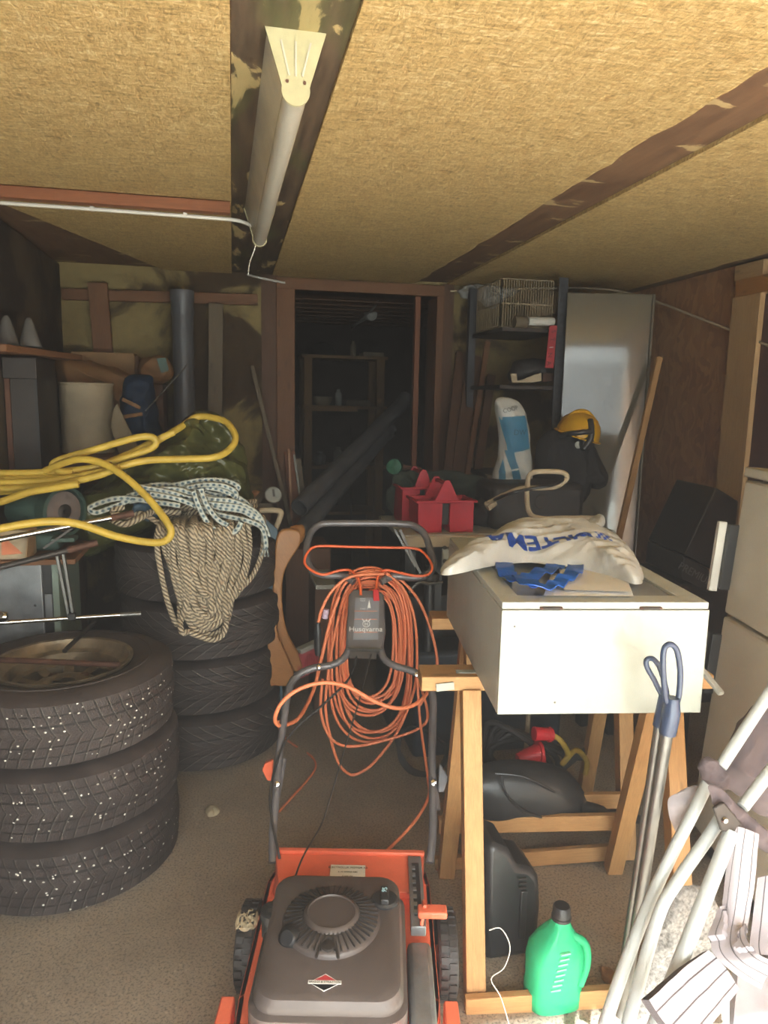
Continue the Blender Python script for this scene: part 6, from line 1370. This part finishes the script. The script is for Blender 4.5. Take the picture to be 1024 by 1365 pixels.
def oc_line(seq, Y, r=CR):
    ys = Y if isinstance(Y, (list, tuple)) else [Y] * len(seq)
    oc2.tube(catmull([P(x, y, Y=q) for (x, y), q in zip(seq, ys)], 8), r, 10)
oc_line([(500, 760), (530, 770), (558, 800), (576, 845), (583, 885), (576, 912), (560, 940)], [2.40, 2.39, 2.38, 2.36, 2.34, 2.33, 2.33])
oc_line([(515, 764), (538, 785), (552, 822), (556, 870), (552, 920), (530, 975), (500, 1015), (480, 1030), (466, 1032), (452, 1018), (441, 985), (434, 940), (440, 880), (452, 820)], 2.37)
oc_line([(430, 905), (428, 950), (442, 985), (470, 995), (520, 985), (560, 970), (570, 950), (556, 900)], 2.36)
oc_line([(452, 795), (440, 830), (428, 880), (418, 920), (400, 955), (382, 966), (370, 966), (367, 955), (377, 935), (400, 918), (432, 910), (465, 916), (500, 935), (530, 944), (555, 938), (572, 920), (582, 895)], [2.38, 2.37, 2.36, 2.30, 2.16, 2.08, 2.02, 2.00, 1.99, 1.99, 1.99, 2.0, 2.0, 2.0, 2.02, 2.08, 2.20], 0.0062)
oc_line([(512, 765), (470, 768), (445, 785), (430, 810), (424, 832)], 2.36)
oc_line([(556, 900), (560, 960), (567, 1010), (571, 1040), (572, 1060), (560, 1085), (540, 1110), (515, 1135), (500, 1148)], [2.35, 2.3, 2.2, 2.12, 2.05, 1.97, 1.92, 1.86, 1.82], 0.0048)
def fl_(x, y): return P(x, y, Z=0.008)
oc2.tube(catmull([P(372, 962, Y=2.05), P(376, 980, Y=2.3), fl_(395, 995), fl_(415, 1008), fl_(421, 1022), fl_(410, 1040), fl_(390, 1062), fl_(372, 1082)], 8), CR * 0.8, 8)
exc = thing('extension_cable', 'orange extension cable coiled in many loops over the mower handle', 'cable', tuple(P(500, 900, Y=YO)))
obj('cable_coil', oc2, 'orange_cable', exc)
cpl = MB().tube([P(424, 830, Y=2.355), P(424, 838, Y=2.355), P(424, 862, Y=2.355), P(424, 874, Y=2.35)], [0.008, 0.015, 0.014, 0.009], 14); obj('socket_end', cpl, 'black', exc)
cpw = MB().b2(P(449, 812, Y=2.33) - V((0.004, 0, 0)), P(449, 812, Y=2.33)); 
tape = MB().tube([P(435, 812, Y=2.362), P(433, 824, Y=2.362)], 0.0105, 12); obj('tape_mark', tape, plain('lilac_tape', (0.55, 0.42, 0.55), 0.5), exc)
bk3 = MB()
for k in range(3): bk3.tube(catmull([P(530 + 4 * k, 975, Y=2.55), P(532, 1000 + 4 * k, Y=2.5), P(550, 1025 + 3 * k, Y=2.48), P(580, 1030, Y=2.5), P(596, 1010 - 5 * k, Y=2.52), P(585, 985, Y=2.55), P(555, 970, Y=2.58)], 8, True), 0.006, 8, closed=True)
bk3.v = [V((q.x, q.y, max(q.z, 0.01))) for q in bk3.v]
tag(obj('black_cable_coil', bk3, 'black_matt'), 'small coil of black cable on the floor behind the mower handle', 'cable')

# ================================================================== fridge freezer leaning a little at the right wall
d = V((0.17, 0.985, 0)).normalized(); nrm_ = V((-d.y, d.x, 0)); lean_a = math.radians(3.6)
FB = V((1.455, 1.93, 0))              # far left foot
up_ = V((-nrm_.x * math.sin(lean_a), -nrm_.y * math.sin(lean_a), math.cos(lean_a)))
out_ = V((-nrm_.x * math.cos(lean_a), -nrm_.y * math.cos(lean_a), -math.sin(lean_a)))     # into the fridge, away from its door face
FM = Matrix(((-d.x, out_.x, up_.x, FB.x), (-d.y, out_.y, up_.y, FB.y), (0, out_.z, up_.z, 0.035), (0, 0, 0, 1)))   # local x: along the door towards the camera, y: depth, z: up
def fo(name, lo, hi, mt, par, bev=0.004, label=None): return obj(name, T(FM, MB().b2(lo, hi)), mt, par, bev=bev, label=label)
fg = thing('fridge_freezer', 'two-door fridge freezer at the right wall, leaning slightly back', 'fridge', tuple(FB + V((0.2, -0.3, 0))))
M['fridge_lo'] = M['cream']
fo('fridge_body', (0, 0.055, 0.0), (0.55, 0.54, 1.20), 'cream', fg)
fo('fridge_top', (-0.004, -0.004, 1.205), (0.555, 0.545, 1.235), 'cream', fg)
fo('upper_door', (0, 0, 0.775), (0.55, 0.052, 1.195), 'cream', fg, 0.008)
fo('lower_door', (0, 0, 0.06), (0.55, 0.052, 0.765), 'cream', fg, 0.008)
fo('plinth', (0.02, 0.05, -0.03), (0.53, 0.5, 0.055), 'black', fg)
for z0, z1 in ((0.84, 1.06), (0.50, 0.71)):
    h = fo('door_handle', (-0.022, -0.055, z0), (-0.004, -0.030, z1), 'white_plastic' if z0 > 0.8 else 'dark_steel', fg, 0.002); fo('handle_recess', (-0.004, -0.03, z0 + 0.01), (0.012, 0.02, z1 - 0.005), 'black', h, 0.002)

# black oven and lid behind the fridge
ov = thing('gas_grill', 'black grill with lettered front panel, squeezed behind the fridge', 'grill', (1.85, 2.55, 0))
y = 2.42
pts = [P(x, yy, Y=y) for x, yy in ((912, 741), (946, 760), (944, 790), (908, 772))]
obj('front_panel', MB().prism(pts, (0.03, 0.30, 0)), 'oven_black', ov, bev=0.004)
ex3 = (pts[1] - pts[0]).normalized(); ctr = sum(pts, V((0, 0, 0))) / 4 + V((0, -0.002, 0)); obj('lettering', text_mb('PREMIUM', 0.042, ctr, ex3, V((-ex3.z, 0, ex3.x)), 0.0006), 'zinc', ov, False)
lid = [P(x, yy, Y=y) for x, yy in ((912, 740), (955, 650), (985, 668), (975, 766), (946, 758))]; obj('lid', MB().prism(lid, (0.03, 0.30, 0)), 'oven_black', ov, bev=0.006)
obj('grill_body', MB().b2((P(906, 780, Y=2.45).x, 2.45, 0.25), (P(975, 780, Y=2.45).x, 2.78, P(906, 776, Y=2.45).z)), 'dark_steel', ov, bev=0.01)
for x_ in (1.62, 1.80):
    for y_ in (2.48, 2.74): obj('leg', MB().b2((x_ - 0.015, y_ - 0.015, 0), (x_ + 0.015, y_ + 0.015, 0.25)), 'black', ov)
for px, py in ((912, 785), (934, 800)): obj('burner_knob', MB().lathe([(0, 0.02), (0.018, 0.018), (0.022, 0)], P(px, py, Y=2.449), (0, -1, 0), n=20), 'rust', ov)

# ================================================================== folded garden lounger: white tubes, striped cushion
lo = thing('folded_lounger', 'folded garden lounger of white tubes with striped grey cushion cloth', 'lounger', (1.0, 1.2, 0))
def tb2(a, Ya, b, Yb, r, nm='frame_tube', mid=None):
    p = [P(*a, Y=Ya)] + ([P(*m_[:2], Y=m_[2]) for m_ in mid] if mid else []) + [P(*b, Y=Yb)]
    return obj(nm, MB().tube(catmull(p, 8) if len(p) > 2 else p, r, 20), 'tube_white', lo)
tb2((1060, 872), 1.30, (961, 1022), 1.24, 0.0125)
tb2((944, 1042), 1.245, (795, 1400), 1.10, 0.0125, mid=[(925, 1082, 1.235), (895, 1140, 1.215), (865, 1205, 1.19), (832, 1290, 1.14)])
tb2((968, 1078), 1.205, (828, 1400), 1.06, 0.0125, mid=[(945, 1115, 1.19), (905, 1172, 1.17), (880, 1215, 1.15), (852, 1310, 1.11)])
tb2((1075, 965), 1.22, (990, 1076), 1.17, 0.0125)
tb2((975, 1108), 1.16, (865, 1390), 1.03, 0.0145)
def jointp(px, py, Y, r=0.016): return obj('joint_plate', MB().lathe([(0, -0.006), (r, -0.006), (r + 0.002, 0), (r, 0.006), (0, 0.006)], P(px, py, Y=Y), (-0.3, -1, 0.5), n=24), 'dark_steel', lo)
j1 = obj('joint_plate', MB().prism([P(x, y, Y=1.155) for x, y in ((952, 1078), (966, 1070), (990, 1098), (984, 1114), (962, 1108))], (0, 0.008, 0)), 'dark_steel', lo, bev=0.003)
obj('rivet', MB().lathe([(0, 0.006), (0.005, 0.005), (0.007, 0)], P(966, 1093, Y=1.154), (0, -1, 0), n=14), 'chrome', j1)
def cloth(outline, Y, W, h, hb, amp, fr, seed, mt, nm, st=(1, 1, 1), par=lo, **k):
    return obj(nm, MB().lump([P(x, y, Y=Y) for x, y in outline], W, h, hb, amp, fr, seed, stretch=st, **k), mt, par, ang=70)
cloth([(932, 1018), (945, 1008), (960, 1020), (972, 1036), (968, 1052), (950, 1050), (938, 1040)], 1.24, (-0.2, -1, 0.4), 0.012, 0.02, 0.006, 30, 3, 'dark_cloth', 'fabric_sleeve')
cloth([(945, 1048), (962, 1052), (985, 1075), (1012, 1098), (1030, 1115), (1030, 1140), (1000, 1120), (975, 1098), (955, 1080)], 1.175, (-0.1, -1, 0.3), 0.015, 0.02, 0.007, 22, 8, 'dark_cloth', 'fabric_sleeve')
cloth([(890, 1072), (905, 1055), (925, 1048), (940, 1050), (925, 1080), (905, 1112)], 1.27, (0, -1, 0.2), 0.008, 0.01, 0.004, 20, 2, 'grey_cloth', 'fabric_flap')
cloth([(975, 985), (1010, 940), (1060, 920), (1060, 1080), (1015, 1085), (985, 1060), (965, 1040)], 1.30, (-0.1, -1, 0.1), 0.03, 0.03, 0.01, 12, 5, 'dark_cloth', 'fabric_back')
# striped cushions hanging and on the floor, as thick folded sheets
def sheet(rows, mt, nm, th=0.012, n=10):
    """rows: list of cross lines (list of photo points with depth) from one end to the other; v of the UV runs across"""
    cs_ = [catmull([P(x, y, Y=Y) for x, y, Y in r], n) for r in zip(*[list(r) for r in rows])]
    m = MB(); L1 = len(cs_[0]); C_ = len(cs_)
    acr = [catmull([cs_[c][i] for c in range(C_)], n) for i in range(L1)]; W_ = len(acr[0]); ids = {}
    for s_ in (0, 1):
        for i in range(L1):
            for j in range(W_):
                a = acr[min(i + 1, L1 - 1)][j] - acr[max(i - 1, 0)][j]; b = acr[i][min(j + 1, W_ - 1)] - acr[i][max(j - 1, 0)]; nn_ = a.cross(b)
                nn_ = nn_.normalized() if nn_.length > 1e-9 else V((0, 1, 0))
                if nn_.y > 0: nn_ = -nn_
                p = acr[i][j] + (nn_ * 0.004 * noise.noise(acr[i][j] * 22) if True else V()); ids[s_, i, j] = len(m.v); m.v.append(p - nn_ * th * s_)
    for s_ in (0, 1):
        for i in range(L1 - 1):
            for j in range(W_ - 1): 
                f = [ids[s_, i, j], ids[s_, i + 1, j], ids[s_, i + 1, j + 1], ids[s_, i, j + 1]]; m.face(f, [(j * 0.02, i / (L1 - 1) * 0.235 + 0.01), (j * 0.02, (i + 1) / (L1 - 1) * 0.235 + 0.01), (j * 0.02 + 0.02, (i + 1) / (L1 - 1) * 0.235 + 0.01), (j * 0.02 + 0.02, i / (L1 - 1) * 0.235 + 0.01)])
    for i in range(L1 - 1):
        for j in (0, W_ - 1): m.face((ids[0, i, j], ids[0, i + 1, j], ids[1, i + 1, j], ids[1, i, j]))
    for j in range(W_ - 1):
        for i in (0, L1 - 1): m.face((ids[0, i, j], ids[0, i, j + 1], ids[1, i, j + 1], ids[1, i, j]))
    return obj(nm, m, mt, lo, ang=60)
sheet([[(978, 1100, 1.16), (968, 1160, 1.14), (962, 1215, 1.12), (948, 1262, 1.08), (975, 1295, 1.04), (1015, 1318, 1.02)],
       [(992, 1104, 1.15), (985, 1160, 1.12), (978, 1215, 1.10), (972, 1258, 1.06), (990, 1285, 1.02), (1022, 1302, 1.0)],
       [(1012, 1112, 1.14), (1008, 1165, 1.11), (1000, 1218, 1.09), (996, 1250, 1.05), (1012, 1272, 1.01), (1040, 1285, 0.99)]], 'stripes', 'striped_cushion')
sheet([[(1010, 1170, 1.13), (1004, 1220, 1.11), (1000, 1262, 1.08), (1010, 1290, 1.05)], [(1035, 1165, 1.11), (1030, 1220, 1.09), (1026, 1262, 1.06), (1034, 1290, 1.03)], [(1060, 1165, 1.10), (1056, 1220, 1.08), (1050, 1262, 1.05), (1058, 1290, 1.02)]], 'stripes', 'striped_cushion')
sheet([[(945, 1266, 1.07), (905, 1296, 1.03), (866, 1333, 0.99)], [(968, 1290, 1.05), (930, 1325, 1.01), (890, 1368, 0.97)], [(985, 1318, 1.03), (955, 1358, 0.99), (925, 1400, 0.95)]], 'stripes', 'striped_cushion', 0.02)
sheet([[(985, 1290, 1.10), (980, 1340, 1.07), (975, 1400, 1.03)], [(1010, 1300, 1.09), (1010, 1345, 1.06), (1005, 1400, 1.02)], [(1060, 1290, 1.08), (1055, 1340, 1.05), (1050, 1400, 1.01)]], 'grey_cloth', 'cushion_back', 0.02)
ft = MB().lump([P(x, y, Y=1.27) for x, y in ((895, 1190), (925, 1180), (950, 1195), (960, 1220), (952, 1260), (920, 1300), (880, 1345), (858, 1370), (845, 1350), (855, 1290), (870, 1240))], (0.0, -1, 0.2), 0.03, 0.03, 0.006, 14, 6, p=4, nr=26, na=110)
tag(obj('felt_roll', ft, 'felt'), 'piece of rough grey felt stuffed between the white tubes and the fridge', 'felt')
